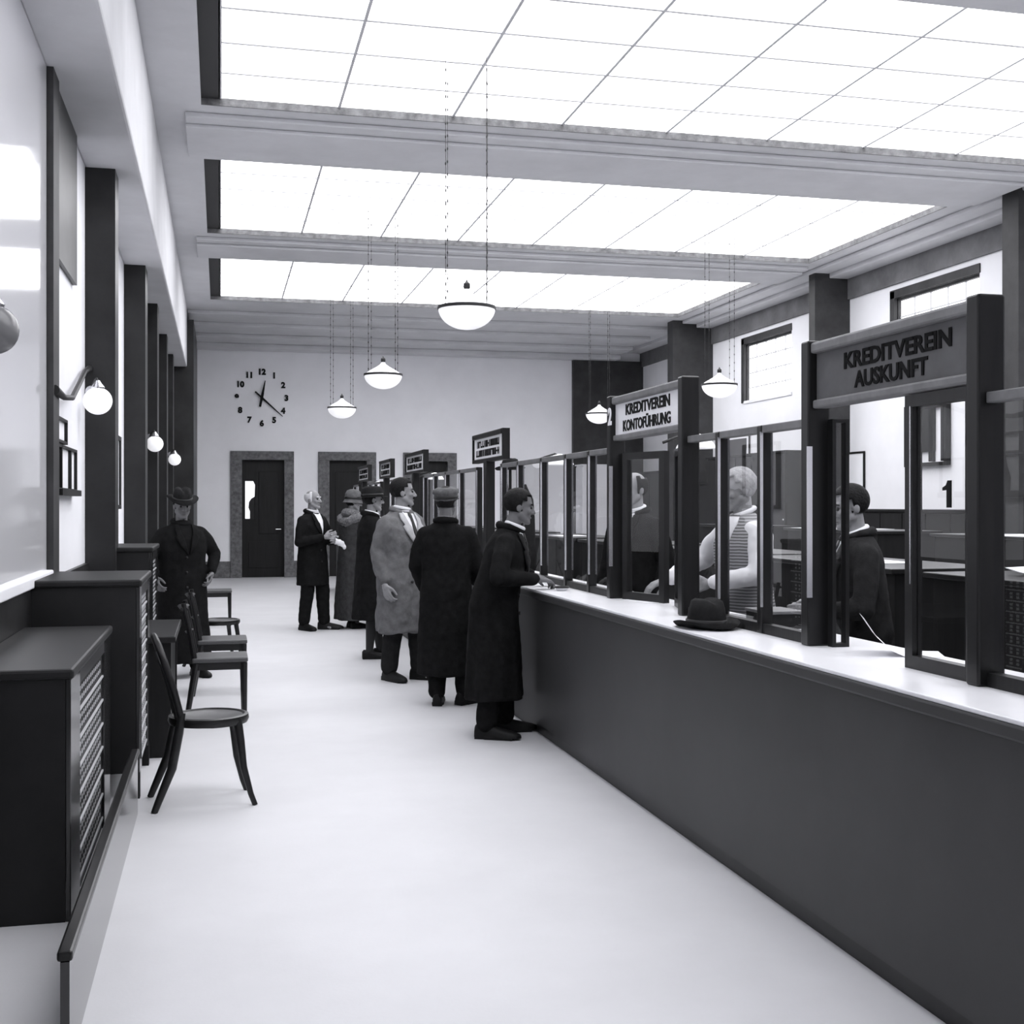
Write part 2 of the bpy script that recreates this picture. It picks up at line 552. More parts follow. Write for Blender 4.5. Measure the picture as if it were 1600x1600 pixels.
# left wall: mirror-bright glazed bay, dark post, white bay with a dark blind, piers and the pale entablature
struct(bx('wall_left', M['plaster'], -1.4, X_WL, Y_FRONT, Y_BACK, 0, 5.7))
wn = holder('window_1')
for y0, y1 in ((-1.4, 1.55), (1.6, 4.55), (4.6, 7.55)):
    bx('pane', M['mirror_pane'], X_WL, X_WL + 0.012, y0, y1, 1.2, 4.15, wn)
for y in (1.56, 4.56):
    bx('glazing_bar', M['bar'], X_WL, X_WL + 0.016, y, y + 0.04, 1.2, 4.15, wn)
bx('window_sill', M['plaster'], X_WL, X_WL + 0.05, -1.4, 7.6, 1.14, 1.2, wn, 0.008)
struct(bx('pillar_left_1', M['pier_mid'], X_WL, X_WL + 0.05, 7.56, 7.82, 0, 4.15))
struct(bx('baseboard_left', M['pier'], X_WL, X_WL + 0.03, Y_FRONT, 9.7, 0, 1.14))
struct(bx('trim_blind', M['pier'], X_WL, X_WL + 0.03, 7.83, 8.95, 3.11, 4.15))
for i, (y, dp) in enumerate(((9.75, 0.3), (13.6, 0.4), (16.15, 0.4), (19.0, 0.4), (21.5, 0.4))):
    struct(bx('pillar_left_%d' % (i + 2), M['pier'], X_WL, -0.78, y, y + dp, 0, 4.15))
struct(bx('trim_entablature', M['plaster_mid'], X_WL, -0.60, Y_FRONT, 23.4, 4.15, Z_SOFFIT, bevel=0.02))
struct(bx('wall_left_panelling', M['pier'], X_WL, X_WL + 0.04, 14.05, 23.4, 0, 4.15))

# ------------------------------------------------------------------ service counter
Y_C0, Y_C1 = 1.2, 23.0
t = thing('service_counter', 'long dark counter with a white marble top running down the hall', 'counter')
bx('counter_body', M['counter_front'], 2.12, 2.66, Y_C0, Y_C1, 0.08, 0.985, t)
bx('plinth', M['pier'], 2.15, 2.62, Y_C0, Y_C1, 0, 0.08, t)
bx('counter_top', M['counter_top'], 2.09, 2.70, Y_C0, Y_C1, 0.985, 1.0, t, 0.004)
bx('nosing', M['counter_front'], 2.085, 2.12, Y_C0, Y_C1, 0.94, 0.985, t, 0.008)

# ------------------------------------------------------------------ glazed screen on the counter
POSTS = [1.95, 2.7, 3.45, 4.60, 5.09, 5.57, 6.0, 7.21, 7.73, 8.29, 8.96, 9.71, 10.3, 11.35, 12.2, 13.0, 13.75, 14.45, 15.9, 16.6, 17.3, 18.55, 19.25, 20.0, 21.5, 22.3]
OPEN = {(3.45, 4.60), (6.0, 7.21), (10.3, 11.35), (14.45, 15.9), (17.3, 18.55), (20.0, 21.5)}
Z_RAIL = 1.94
t = thing('counter_screen', 'glazed partition of dark posts standing on the white counter top', 'partition')
for y in POSTS:
    wide = 0.045 if y in (3.45, 4.60, 6.0, 7.21) else 0.024
    top = 2.24 if y in (3.45, 4.60, 6.0, 7.21) else Z_RAIL
    if wide == 0.045:
        continue
    p = bx('post', M['dark_wood_gloss'], X_SCREEN - 0.03, X_SCREEN + 0.03, y - wide, y + wide, 1.0, top, t, 0.006)
    bx('edge_strip', M['nickel'], X_SCREEN - 0.035, X_SCREEN - 0.022, y - wide - 0.004, y - wide, 1.12, top - 0.03, p)
for a, b in zip(POSTS[:-1], POSTS[1:]):
    if (a, b) in OPEN:
        continue
    bx('top_rail', M['sign_rim'], X_SCREEN - 0.025, X_SCREEN + 0.025, a + 0.02, b - 0.02, Z_RAIL - 0.035, Z_RAIL, t, 0.004)
    bx('bottom_rail', M['dark_wood'], X_SCREEN - 0.022, X_SCREEN + 0.022, a + 0.02, b - 0.02, 1.0, 1.045, t)
    bx('pane', M['glass'], X_SCREEN - 0.003, X_SCREEN + 0.003, a + 0.02, b - 0.02, 1.045, Z_RAIL - 0.035, t)


# ------------------------------------------------------------------ teller windows with their signs
def lines_of_text(parent, rows, y0, y1, x, material, bold):
    """rows: (text, centre z, height, width, y centre)"""
    for s, z, h, wd, yc in rows:
        me = text_mesh(s, h / 0.72, wd, bold, 0.002, facing_room(x, yc, z))
        link('lettering', me, material, parent)


def strokes(parent, rows, x, material):
    """lettering too small in the photograph to read: upright strokes of its size"""
    rnd = random.Random(5)
    mb = MB()
    for y0, y1, z, h in rows:
        y = y1
        while y > y0 + 0.03:
            wd = rnd.choice((0.04, 0.05, 0.06))
            k = rnd.random()
            mb.box(x - 0.004, x, y - 0.014, y, z - h / 2, z + h / 2)
            if k < 0.7:
                mb.box(x - 0.004, x, y - wd, y - wd + 0.013, z - h / 2, z + h / 2)
            if k > 0.3:
                zz = z + rnd.choice((-1, 0, 1)) * (h / 2 - 0.008)
                mb.box(x - 0.004, x, y - wd, y, zz - 0.008, zz + 0.008)
            y -= wd + 0.022
    obj('lettering', mb, material, parent)


def sign_board(name, label, y0, y1, board, rim, post=None):
    t = thing(name, label, 'sign')
    z0, z1 = 1.985, 2.245
    b = bx('board', board, X_SCREEN - 0.02, X_SCREEN + 0.02, y0 + 0.04, y1 - 0.04, z0 + 0.02, z1 - 0.045, t)
    bx('top_moulding', rim, X_SCREEN - 0.045, X_SCREEN + 0.03, y0 + 0.03, y1 - 0.03, z1 - 0.045, z1, t, 0.01)
    bx('bottom_moulding', rim, X_SCREEN - 0.035, X_SCREEN + 0.03, y0 + 0.03, y1 - 0.03, z0 - 0.01, z0 + 0.025, t, 0.008)
    if post is None:
        for y in (y0, y1):
            p = bx('post', M['dark_wood_gloss'], X_SCREEN - 0.055, X_SCREEN + 0.045, y - 0.034, y + 0.034, 1.0, z1 + 0.01, t, 0.008)
            if y == y1:
                bx('edge_strip', M['nickel'], X_SCREEN - 0.062, X_SCREEN - 0.038, y - 0.038, y - 0.034, 1.2, 1.82, p)
    else:
        for y in (y0, y1):
            bx('frame_side', rim, X_SCREEN - 0.035, X_SCREEN + 0.03, y - 0.035 if y > y0 else y, y if y > y0 else y + 0.035, z0 - 0.01, z1, t)
        bx('post', M['dark_wood'], X_SCREEN - 0.04, X_SCREEN + 0.04, post - 0.07, post + 0.07, 1.0, z0, t, 0.006)
    return t, b


t, b = sign_board('counter_sign', 'grey information sign with dark lettering above the teller window numbered 1', 3.45, 4.60, M['sign_grey'], M['sign_rim'])
lines_of_text(b, [('KREDITVEREIN', 2.140, 0.062, 0.72, 3.97), ('AUSKUNFT', 2.060, 0.062, 0.50, 4.0)], 0, 0, X_SCREEN - 0.022, M['ink_grey'], 0.0025)
t, b = sign_board('counter_sign', 'glare-whitened sign with black lettering and a figure 2 on its post', 6.0, 7.21, M['sign_white'], M['sign_rim'])  # glare on this board is put in as the white of its enamel
lines_of_text(b, [('KREDITVEREIN', 2.150, 0.064, 0.74, 6.60), ('KONTOFÜHRUNG', 2.055, 0.064, 0.80, 6.62)], 0, 0, X_SCREEN - 0.022, M['ink'], 0.0025)
link('lettering', text_mesh('2', 0.14, 0.07, 0.006, 0.002, facing_room(X_SCREEN - 0.058, 7.17, 2.12)), M['sign_white'], b)
SIGNS = [(10.2, 11.5, 'small dark framed sign on a single post above the man leaning at the counter'),
         (14.4, 15.9, 'small dark framed sign above the head of the man in the light coat'),
         (17.3, 18.55, 'second sign from the far end, partly before the gap between two doors'),
         (20.0, 21.5, 'farthest sign, small and pale before the middle door')]
for y0, y1, lab in SIGNS:
    t, b = sign_board('counter_sign', lab, y0, y1, M['sign_white'], M['dark_wood'], (y0 + y1) / 2 + 0.05)
    ya, yb = y0 + 0.2, y1 - 0.14
    strokes(b, [(ya, yb - 0.04, 2.145, 0.062), (ya, yb, 2.062, 0.062)], X_SCREEN - 0.021, M['ink'])

# sash beside window 1, with its numeral, and the inward wing
def sash(name, label, x0, y0, x1, y1, z0, z1, s=0.048):
    t = thing(name, label, 'window')
    d = Vector((x1 - x0, y1 - y0, 0))
    L = d.length
    ang = math.atan2(d.y, d.x)
    mx = Matrix.Translation((x0, y0, 0)) @ Matrix.Rotation(ang, 4, 'Z')
    mt = M['dark_wood_gloss']
    obj('stile', MB().box(0, s, -0.02, 0.02, z0, z1, mx), mt, t)
    obj('stile', MB().box(L - s, L, -0.02, 0.02, z0, z1, mx), mt, t)
    obj('rail', MB().box(s, L - s, -0.02, 0.02, z1 - s * 0.9, z1, mx), mt, t)
    obj('rail', MB().box(s, L - s, -0.02, 0.02, z0, z0 + s, mx), mt, t)
    obj('pane', MB().box(s, L - s, -0.003, 0.003, z0 + s, z1 - s * 0.9, mx), M['glass'], t)
    return t

t = sash('glazed_sash', 'dark framed glass sash bearing the black numeral 1, at the near end of the counter', X_SCREEN, 3.90, X_SCREEN, 3.49, 1.0, 1.97)
one = [(0.020, -0.046), (0.020, 0.046), (0.002, 0.046), (-0.008, 0.030), (-0.028, 0.022), (-0.028, 0.012), (-0.004, 0.014), (-0.004, -0.046)]
obj('lettering', MB().loft([[Vector((X_SCREEN + q, 3.655 - a, 1.617 + b)) for a, b in one] for q in (-0.010, -0.005)]), M['ink'], t)
bx('bright_bead', M['nickel'], X_SCREEN - 0.024, X_SCREEN - 0.02, 3.858, 3.864, 1.3, 1.93, t)
sash('glazed_sash', 'narrow glass sash swung inward behind the left post of the grey sign', X_SCREEN + 0.025, 4.53, X_SCREEN + 0.10, 4.53, 1.0, 1.93, 0.016)
sash('glazed_sash', 'glass sash standing half open under the white sign, nearer half', X_SCREEN + 0.03, 6.08, X_SCREEN + 0.16, 6.58, 1.0, 1.90)
sash('glazed_sash', 'glass sash standing half open under the white sign, farther half', X_SCREEN + 0.03, 7.14, X_SCREEN + 0.16, 6.76, 1.0, 1.90)

# small white domed lamps under the signs
LAB = {6.45: 'white domed lamp hanging behind the white sign marked 2', 9.3: 'white domed lamp hung behind the screen right of the leaning man',
       15.05: 'white domed lamp below the sign over the man in the light coat',
       17.8: 'white domed lamp below the second sign from the far end', 20.6: 'white domed lamp below the farthest sign'}
for y, lab in LAB.items():
    t = thing('dome_lamp', lab, 'lamp', (X_SCREEN + 0.22, y, 1.90), 0, 'small dome lamps of the counter screen')
    obj('lamp_shade', MB().lathe([(0.115, 0), (0.11, 0.012), (0.085, 0.05), (0.045, 0.075), (0.012, 0.085)], n=20), M['milk'], t, True)
    obj('stem', MB().tube([(0, 0, 0.07), (-0.04, 0, 0.085), (-0.12, 0, 0.06), (-0.20, 0, 0.03)], 0.008, 8), M['iron'], t, True)

# ------------------------------------------------------------------ things on the counter
def fedora(name, label, loc, rz, felt, scale=1.0, cat='hat'):
    prof = [(0.160, 0.012), (0.150, 0.006), (0.095, 0.0), (0.098, 0.02), (0.092, 0.075), (0.080, 0.108), (0.055, 0.120), (0.02, 0.116), (0.0, 0.112)]
    mb = MB()
    n = 36
    rings = []
    for i, (r, z) in enumerate(prof):
        ring = []
        for j in range(n):
            a = 2 * PI * j / n
            x, y = r * math.cos(a) * 0.88, r * math.sin(a) * 1.06
            zz = z
            if i <= 1:
                zz += 0.022 * (math.cos(a) ** 2) - 0.012 * max(0, math.sin(a))
            if i >= 5:                               # crease along the crown and front pinch
                zz -= 0.03 * math.exp(-(x / 0.022) ** 2) * (1.0 if y > -0.03 else 0.6)
            if 3 < i < 6 and math.sin(a) > 0.2:
                x *= 0.86
            ring.append(Vector((x, y, zz)) * scale)
        rings.append(ring)
    mb.loft(rings, True)
    o = obj(name, mb, felt, None, 2)
    s = o.modifiers.new('thickness', 'SOLIDIFY')
    s.thickness = 0.003
    rb = MB()
    rings = []
    for r, z in ((0.0985, 0.004), (0.1005, 0.006), (0.0995, 0.032), (0.0960, 0.034)):
        rings.append([Vector((r * math.cos(2 * PI * j / n) * 0.895, r * math.sin(2 * PI * j / n) * 1.07, z)) * scale for j in range(n)])
    rb.loft(rings, False)
    obj('hat_band', rb, M['ribbon'], o, 2)
    o.location = loc
    o.rotation_euler = (0, 0, rz)
    return tag(o, label, cat) if label else o

h = fedora('fedora_hat', 'dark felt hat lying crown up on the white counter', (2.36, 6.02, 1.002), R(70), M['felt'])
h.location = (2.228, 5.36, 1.004)
h.rotation_euler = (0, 0, R(12))
h.scale = (1.0, 1.05, 1.15)


def paper(name, label, cat, x, y, z, a, wd, ln, curl=0.0, n=1, material=None):
    mb = MB()
    for k in range(n):
        rows = []
        for i in range(7):
            s = i / 6.0
            zz = curl * max(0, s - 0.45) ** 2 * 4 + 0.0012 * k
            rows.append((-ln / 2 + ln * s, zz))
        top = [[Vector((-wd / 2, yy, zz + 0.0008)), Vector((wd / 2, yy, zz + 0.0008)), Vector((wd / 2, yy, zz)), Vector((-wd / 2, yy, zz))] for yy, zz in rows]
        mb.loft(top)
    o = obj(name, mb, material or M['paper'])
    o.location = (x, y, z)
    o.rotation_euler = (0, 0, a)
    return tag(o, label, cat)

paper('paper_sheet', 'curled white sheet lying in the open window below the grey sign', 'paper', 2.58, 4.25, 1.001, R(65), 0.21, 0.30, 0.12)
paper('paper_sheet', 'flat white sheet on the counter beneath the white sign', 'paper', 2.52, 6.95, 1.001, R(12), 0.22, 0.31)
paper('blotter', 'grey blotter behind the dark hat on the counter', 'blotter', 2.55, 5.82, 1.001, R(10), 0.25, 0.34, 0.0, 3, M['sign_rim'])
paper('paper_sheet', 'white sheet on the counter right of the leaning man', 'paper', 2.25, 9.2, 1.001, R(-20), 0.2, 0.28)
t = thing('inkwell', 'dark glass inkwell with a pen on the counter beyond the white sign', 'inkwell', (2.27, 8.85, 1.0))
obj('well', MB().lathe([(0.04, 0), (0.043, 0.01), (0.043, 0.045), (0.022, 0.055), (0.022, 0.065)], n=14), M['black'], t, True)
obj('pen', MB().cyl((0.01, 0, 0.05), (0.06, -0.03, 0.17), 0.004, 0.003, 8), M['ink'], t)
t = thing('round_dish', 'small round dark-rimmed dish by the hand of the leaning man', 'dish', (2.25, 7.93, 1.0))
obj('bowl', MB().lathe([(0.03, 0), (0.035, 0.004), (0.048, 0.022), (0.045, 0.024), (0.03, 0.010), (0.0, 0.009)], n=20), M['sign_white'], t, True)
obj('rim', MB().tube([(0.048 * math.cos(2 * PI * j / 20), 0.048 * math.sin(2 * PI * j / 20), 0.024) for j in range(20)], 0.006, 8, True), M['black'], t, True)
t = thing('desk_box', 'small dark wooden box behind the hat on the counter', 'box', (2.56, 5.33, 1.0))
bx('body', M['dark_wood'], -0.09, 0.09, -0.12, 0.12, 0, 0.07, t, 0.004)
bx('lid', M['sign_rim'], -0.095, 0.095, -0.125, 0.125, 0.07, 0.085, t, 0.004)

# ------------------------------------------------------------------ clerks' desks behind the counter
def desk(name, label, x, y, wd, ln, z, group):
    t = thing(name, label, 'desk', (x, y, 0), 0, group)
    bx('desk_top', M['dark_wood_gloss'], -wd / 2, wd / 2, -ln / 2, ln / 2, z - 0.03, z, t, 0.006)
    for s in (-1, 1):
        bx('pedestal', M['dark_wood'], -wd / 2 + 0.04, wd / 2 - 0.04, s * (ln / 2 - 0.04), s * (ln / 2 - 0.46), 0.0, z - 0.03, t)
    bx('back_panel', M['dark_wood'], -wd / 2 + 0.03, -wd / 2 + 0.05, -ln / 2 + 0.46, ln / 2 - 0.46, 0.05, z - 0.03, t)
    for s in (-1, 1):
        for k in range(3):
            zz = 0.15 + k * (z - 0.25) / 3
            yc = s * (ln / 2 - 0.25)
            dr = bx('drawer', M['dark_wood'], wd / 2 - 0.04, wd / 2 - 0.02, yc - 0.18, yc + 0.18, zz, zz + (z - 0.3) / 3, t, 0.004)
            obj('knob', MB().sphere((wd / 2 - 0.008, yc, zz + (z - 0.3) / 6), 0.014, 8, 6), M['brass'], dr)
    return t

PL = ['nearest the camera, seen through the numbered sash', 'second along the counter, behind the bowed clerk', 'third along the counter, behind the clerk in the white collar',
      'fourth along the counter, behind the white sign', 'fifth along the counter, past the white sign', 'sixth along the counter, behind the leaning man', 'seventh along the counter, far down the hall', 'farthest along the counter']
for i, y in enumerate((2.6, 4.9, 7.1, 9.2, 11.4, 13.8, 16.6, 19.6)):
    desk('high_desk', 'tall dark writing desk ' + PL[i], 4.05, y, 0.75, 1.9, 1.22, 'high desks behind the counter')
for i, y in enumerate((6.4, 9.6, 12.8, 16.2)):
    desk('low_cupboard', 'dark waist-high cupboard desk in the second row, number %s from the camera' % ('one', 'two', 'three', 'four')[i], 7.2, y, 0.8, 2.2, 1.30, 'second row of desks')
PP = [(4.0, 2.4, 0.3, 'white papers on the nearest tall desk, left pile'), (4.1, 2.95, -0.2, 'white papers on the nearest tall desk, right pile'),
      (3.95, 4.6, 0.1, 'open white ledger before the bowed clerk'), (4.15, 5.3, 0.4, 'white papers beside the ledger of the bowed clerk'),
      (4.0, 6.9, 0.0, 'white papers behind the clerk in the white collar'), (4.0, 9.3, 0.2, 'white papers on the desk behind the white sign'),
      (4.0, 11.4, 0.1, 'white papers on the desk past the white sign'), (3.95, 13.6, 0.0, 'white papers on the desk behind the leaning man'),
      (4.0, 16.5, 0.0, 'white papers on the far tall desk')]
for x, y, a, lab in PP:
    o = paper('paper_pile', lab, 'papers', x, y, 1.2205, a, 0.36, 0.46, 0.03 if 'ledger' in lab else 0.0, 4)
for i, y in enumerate((6.6, 9.4, 13.0)):
    paper('paper_pile', 'broad white papers on second-row cupboard, %s from the camera' % ('first', 'second', 'third')[i], 'papers', 7.1, y, 1.3005, 0.1, 0.6, 1.2, 0.0, 5)

# cupboards and pictures along the right wall
def cupboard(label, x0, x1, y0, y1, z, group=None, front=None):
    t = thing('wall_cupboard', label, 'cupboard', ((x0 + x1) / 2, (y0 + y1) / 2, 0), 0, group)
    hx, hy = (x1 - x0) / 2, (y1 - y0) / 2
    fm = front or M['dark_wood']
    bx('body', fm, -hx + 0.02, hx, -hy, hy, 0.06, z - 0.03, t)
    bx('plinth', M['black'], -hx + 0.05, hx, -hy + 0.02, hy - 0.02, 0, 0.06, t)
    bx('top', fm, -hx - 0.02, hx, -hy - 0.01, hy + 0.01, z - 0.03, z, t, 0.006)
    n = max(1, round(2 * hy / 0.6))
    for k in range(n):
        a = -hy + 2 * hy * k / n
        d = bx('door', fm, -hx, -hx + 0.02, a + 0.01, a + 2 * hy / n - 0.01, 0.09, z - 0.06, t, 0.004)
        obj('knob', MB().sphere((-hx - 0.012, a + 0.06, z * 0.55), 0.014, 8, 6), M['brass'], d)
    return t

cupboard('dark low cupboard by the right wall under the display rack', 9.05, 9.58, 13.2, 16.6, 1.52, 'low cupboards along the right wall')
cupboard('dark low cupboard by the right wall nearest the camera', 9.05, 9.58, 7.8, 11.6, 1.52, 'low cupboards along the right wall')
cupboard('dark tall cupboard by the right wall below the middle window', 8.7, 9.58, 17.7, 20.9, 2.45)
cupboard('dark cupboard by the right wall beyond the middle window', 8.9, 9.58, 21.1, 22.6, 2.0)
cupboard('dark tall cupboard in the far right corner', 9.0, 9.58, 24.2, 26.6, 2.3)
cupboard('white cupboard front standing in the far right corner', 7.95, 8.6, 26.3, 26.85, 2.5, None, M['plaster'])

t = thing('display_rack', 'dark framed wall rack with hanging bars on the right wall above cupboards', 'rack', (9.56, 15.1, 2.12))
for a, b, c, d in ((-0.52, -0.46, 0, 0.86), (0.46, 0.52, 0, 0.86), (-0.46, 0.46, 0, 0.05), (-0.46, 0.46, 0.80, 0.86)):
    bx('frame', M['dark_wood'], -0.04, 0.03, a, b, c, d, t)
bx('backing', M['plaster'], 0.02, 0.035, -0.46, 0.46, 0.05, 0.80, t)
for y, wd, z0 in ((0.33, 0.07, 0.06), (0.0, 0.19, 0.2), (0.19, 0.03, 0.06), (-0.13, 0.05, 0.06), (-0.40, 0.03, 0.06)):
    bx('hanging_bar', M['dark_wood'], -0.03, 0.018, y - wd, y + wd, z0, 0.80, t, 0.004)
def picture(label, x, y, z, wd, h, inner=None):
    t = thing('wall_picture', label, 'picture', (x, y, z))
    bx('mount', M['paper'], -0.012, 0.0, -wd / 2, wd / 2, -h / 2, h / 2, t)
    bx('image', inner or M['pier_mid'], -0.016, -0.012, -wd / 2 + 0.1, wd / 2 - 0.12, -h / 2 + 0.05, h / 2 - 0.06, t)
    for a, b, c, d in ((-wd / 2 - 0.03, -wd / 2, -h / 2 - 0.03, h / 2 + 0.03), (wd / 2, wd / 2 + 0.03, -h / 2 - 0.03, h / 2 + 0.03),
                       (-wd / 2, wd / 2, -h / 2 - 0.03, -h / 2), (-wd / 2, wd / 2, h / 2, h / 2 + 0.03)):
        bx('frame', M['dark_wood'], -0.022, 0.0, a, b, c, d, t)
    return t
picture('dark picture with a white mount on the right wall beyond the screen', 9.59, 21.6, 2.62, 1.2, 0.55)
picture('small framed notice on the right wall left of the numbered sash', 9.59, 17.1, 2.1, 0.5, 0.55, M['plaster'])

# ------------------------------------------------------------------ hanging bowl lamps
def bowl_lamp(label, x, y, z, group):
    t = thing('bowl_lamp', label, 'lamp', (x, y, z), 0, group)
    r = 0.238
    bowl = [(0.0, -0.178)] + [(r * math.sin(R(a)), -0.178 * math.cos(R(a)) ** 1.0) for a in range(10, 91, 10)]
    obj('glass_bowl', MB().lathe(bowl, n=36), M['milk'], t, 2)
    obj('rim_band', MB().lathe([(r - 0.006, -0.012), (r + 0.006, -0.012), (r + 0.008, 0.0), (r + 0.006, 0.014), (r - 0.006, 0.014)], n=36), M['iron'], t, True)
    obj('cover', MB().lathe([(r - 0.01, 0.012), (r * 0.72, 0.05), (r * 0.35, 0.10), (0.035, 0.135), (0.02, 0.16)], n=30), M['milk'], t, True)
    obj('finial', MB().lathe([(0.022, 0.16), (0.030, 0.175), (0.028, 0.205), (0.012, 0.22), (0.003, 0.24)], n=12), M['iron'], t, True)
    for k in range(4):
        a = R(32 + 90 * k)
        x1, y1 = r * math.cos(a), r * math.sin(a)
        c = MB()
        top = Z_GLASS - z - 0.02
        c.cyl((x1, y1, 0), (x1, y1, top), 0.0025, n=5)
        for q in range(int(top / 0.11)):
            c.sphere((x1, y1, 0.06 + q * 0.11), 0.0065, 6, 4, sz=2.4)
        obj('chain', c, M['iron'], t)
    return t

for y, lab in ((9.95, 'largest hanging bowl lamp, white with a dark rim, before the ceiling beams'),
               (15.3, 'middle bowl lamp of the left row, right of the clock'),
               (20.65, 'smallest bowl lamp of the left row, above the middle door')):
    bowl_lamp(lab, 2.0, y, 3.22, 'bowl lamps of the public hall')
bowl_lamp('hanging bowl lamp before the window on the right wall', 6.55, 15.3, 3.20, 'bowl lamps above the desks')
bowl_lamp('farther bowl lamp half hidden by the white sign', 6.55, 20.65, 3.20, 'bowl lamps above the desks')

# ------------------------------------------------------------------ clock on the back wall
t = thing('wall_clock', 'clock of black numerals and two hands set on the pale back wall', 'clock', (0.88, Y_BACK - 0.012, 3.91))
for k in range(1, 13):
    a = R(90 - 30 * k)
    me = text_mesh(str(k), 0.17, None, 0.010, 0.006, facing_front(0.53 * math.cos(a), 0, 0.56 * math.sin(a)))
    link('numeral', me, M['ink'], t)
def hand(name, ang, l, back, wd):
    a = R(90 - ang)
    d = Vector((math.cos(a), 0, math.sin(a)))
    s = Vector((-d.z, 0, d.x))
    p = [d * -back + s * wd * 0.8, d * -back - s * wd * 0.8, d * 0.05 - s * wd, d * l - s * wd * 0.3, d * l + s * wd * 0.3, d * 0.05 + s * wd]
    off = Vector((0, -0.03 if name == 'hour_hand' else -0.045, 0))
    obj(name, MB().loft([[q + off for q in p], [q + off + Vector((0, -0.008, 0)) for q in p]]), M['ink'], t)
hand('hour_hand', 11, 0.38, 0.20, 0.030)
hand('minute_hand', 132, 0.60, 0.19, 0.022)
obj('hub', MB().cyl((0, 0, 0), (0, -0.06, 0), 0.035, n=16), M['ink'], t)

# ------------------------------------------------------------------ globe lamps on the left piers
GL = [(-0.885, 5.2, 2.28, 'grey globe lamp at the left edge of the picture before the mirror glass'), (-0.87, 9.35, 2.34, 'largest white globe lamp, on the nearest dark pier'),
      (-0.79, 15.75, 2.34, 'second white globe lamp along the left wall'), (-0.74, 21.1, 2.34, 'farthest and smallest white globe lamp along the left wall')]
for x, y, z, lab in GL:
    t = thing('globe_lamp', lab, 'lamp', (x, y, z), 0, 'globe lamps on the left wall')
    obj('globe', MB().sphere((0, 0, 0), 0.103, 24, 16, sz=0.97), M['plain'] if y < 6 else M['milk'], t, 2)
    obj('cap', MB().lathe([(0.045, 0.085), (0.05, 0.10), (0.03, 0.125), (0.014, 0.15)], n=16), M['nickel'], t, True)
    obj('arm', MB().tube([(0, 0, 0.14), (-0.01, 0.03, 0.165), (-0.03, 0.12, 0.16), (-0.06, 0.24, 0.13), (-0.08, 0.38, 0.10)], 0.010, 8), M['iron'], t, True)
    obj('wall_plate', MB().cyl((-0.08, 0.36, 0.10), (-0.08, 0.40, 0.10), 0.045, n=14), M['nickel'], t, True)
o = obj('curved_rod', MB().tube([(-0.95, 7.6, 2.26), (-0.93, 7.9, 2.24), (-0.94, 8.4, 2.28), (-0.95, 8.9, 2.42), (-0.96, 9.35, 2.55), (-0.965, 9.74, 2.62)], [0.03, 0.018, 0.018, 0.018, 0.018, 0.024], 10), M['iron'], None, True)
tag(o, 'curved dark rod bridging the white bay between post and pier', 'rod')

# notice boards on the left wall
t = thing('display_board', 'wall display board of thin dark frames with white leaves in the bright bay', 'board', (-0.985, 8.4, 1.85))
def leaf(y0, y1, z0, z1):
    for a, b, c, d in ((y0, y0 + 0.018, z0, z1), (y1 - 0.018, y1, z0, z1), (y0, y1, z0, z0 + 0.018), (y0, y1, z1 - 0.018, z1)):
        bx('frame', M['black'], -0.01, 0.02, a, b, c, d, t)
    bx('leaf', M['paper'], -0.012, 0.0, y0, y1, z0, z1, t)
leaf(-0.53, -0.02, 0.12, 0.28)
leaf(-0.53, 0.52, -0.18, 0.11)
for y in (-0.30, 0.18):
    bx('divider', M['black'], -0.01, 0.02, y - 0.015, y + 0.015, -0.18, 0.11, t)
bx('lower_rail', M['black'], -0.01, 0.05, -0.53, 0.5, -0.21, -0.17, t)
obj('figure_card', MB().loft([[Vector((x, y, z)) for y, z in ((-0.38, -0.17), (-0.24, -0.17), (-0.22, -0.05), (-0.27, 0.02), (-0.27, 0.09), (-0.33, 0.1), (-0.35, 0.02), (-0.39, -0.06))] for x in (0.002, 0.006)]), M['black'], t)
t = thing('framed_notice', 'tall thin framed notice on the pale strip behind the nearest pier', 'notice', (-0.985, 12.35, 1.9))
bx('sheet', M['paper'], -0.012, 0.0, -0.42, 0.42, -0.32, 0.32, t)
for a, b, c, d in ((-0.46, -0.40, -0.36, 0.36), (0.40, 0.46, -0.36, 0.36), (-0.46, 0.46, -0.36, -0.32), (-0.46, 0.46, 0.32, 0.36)):
    bx('frame', M['black'], -0.012, 0.02, a, b, c, d, t)

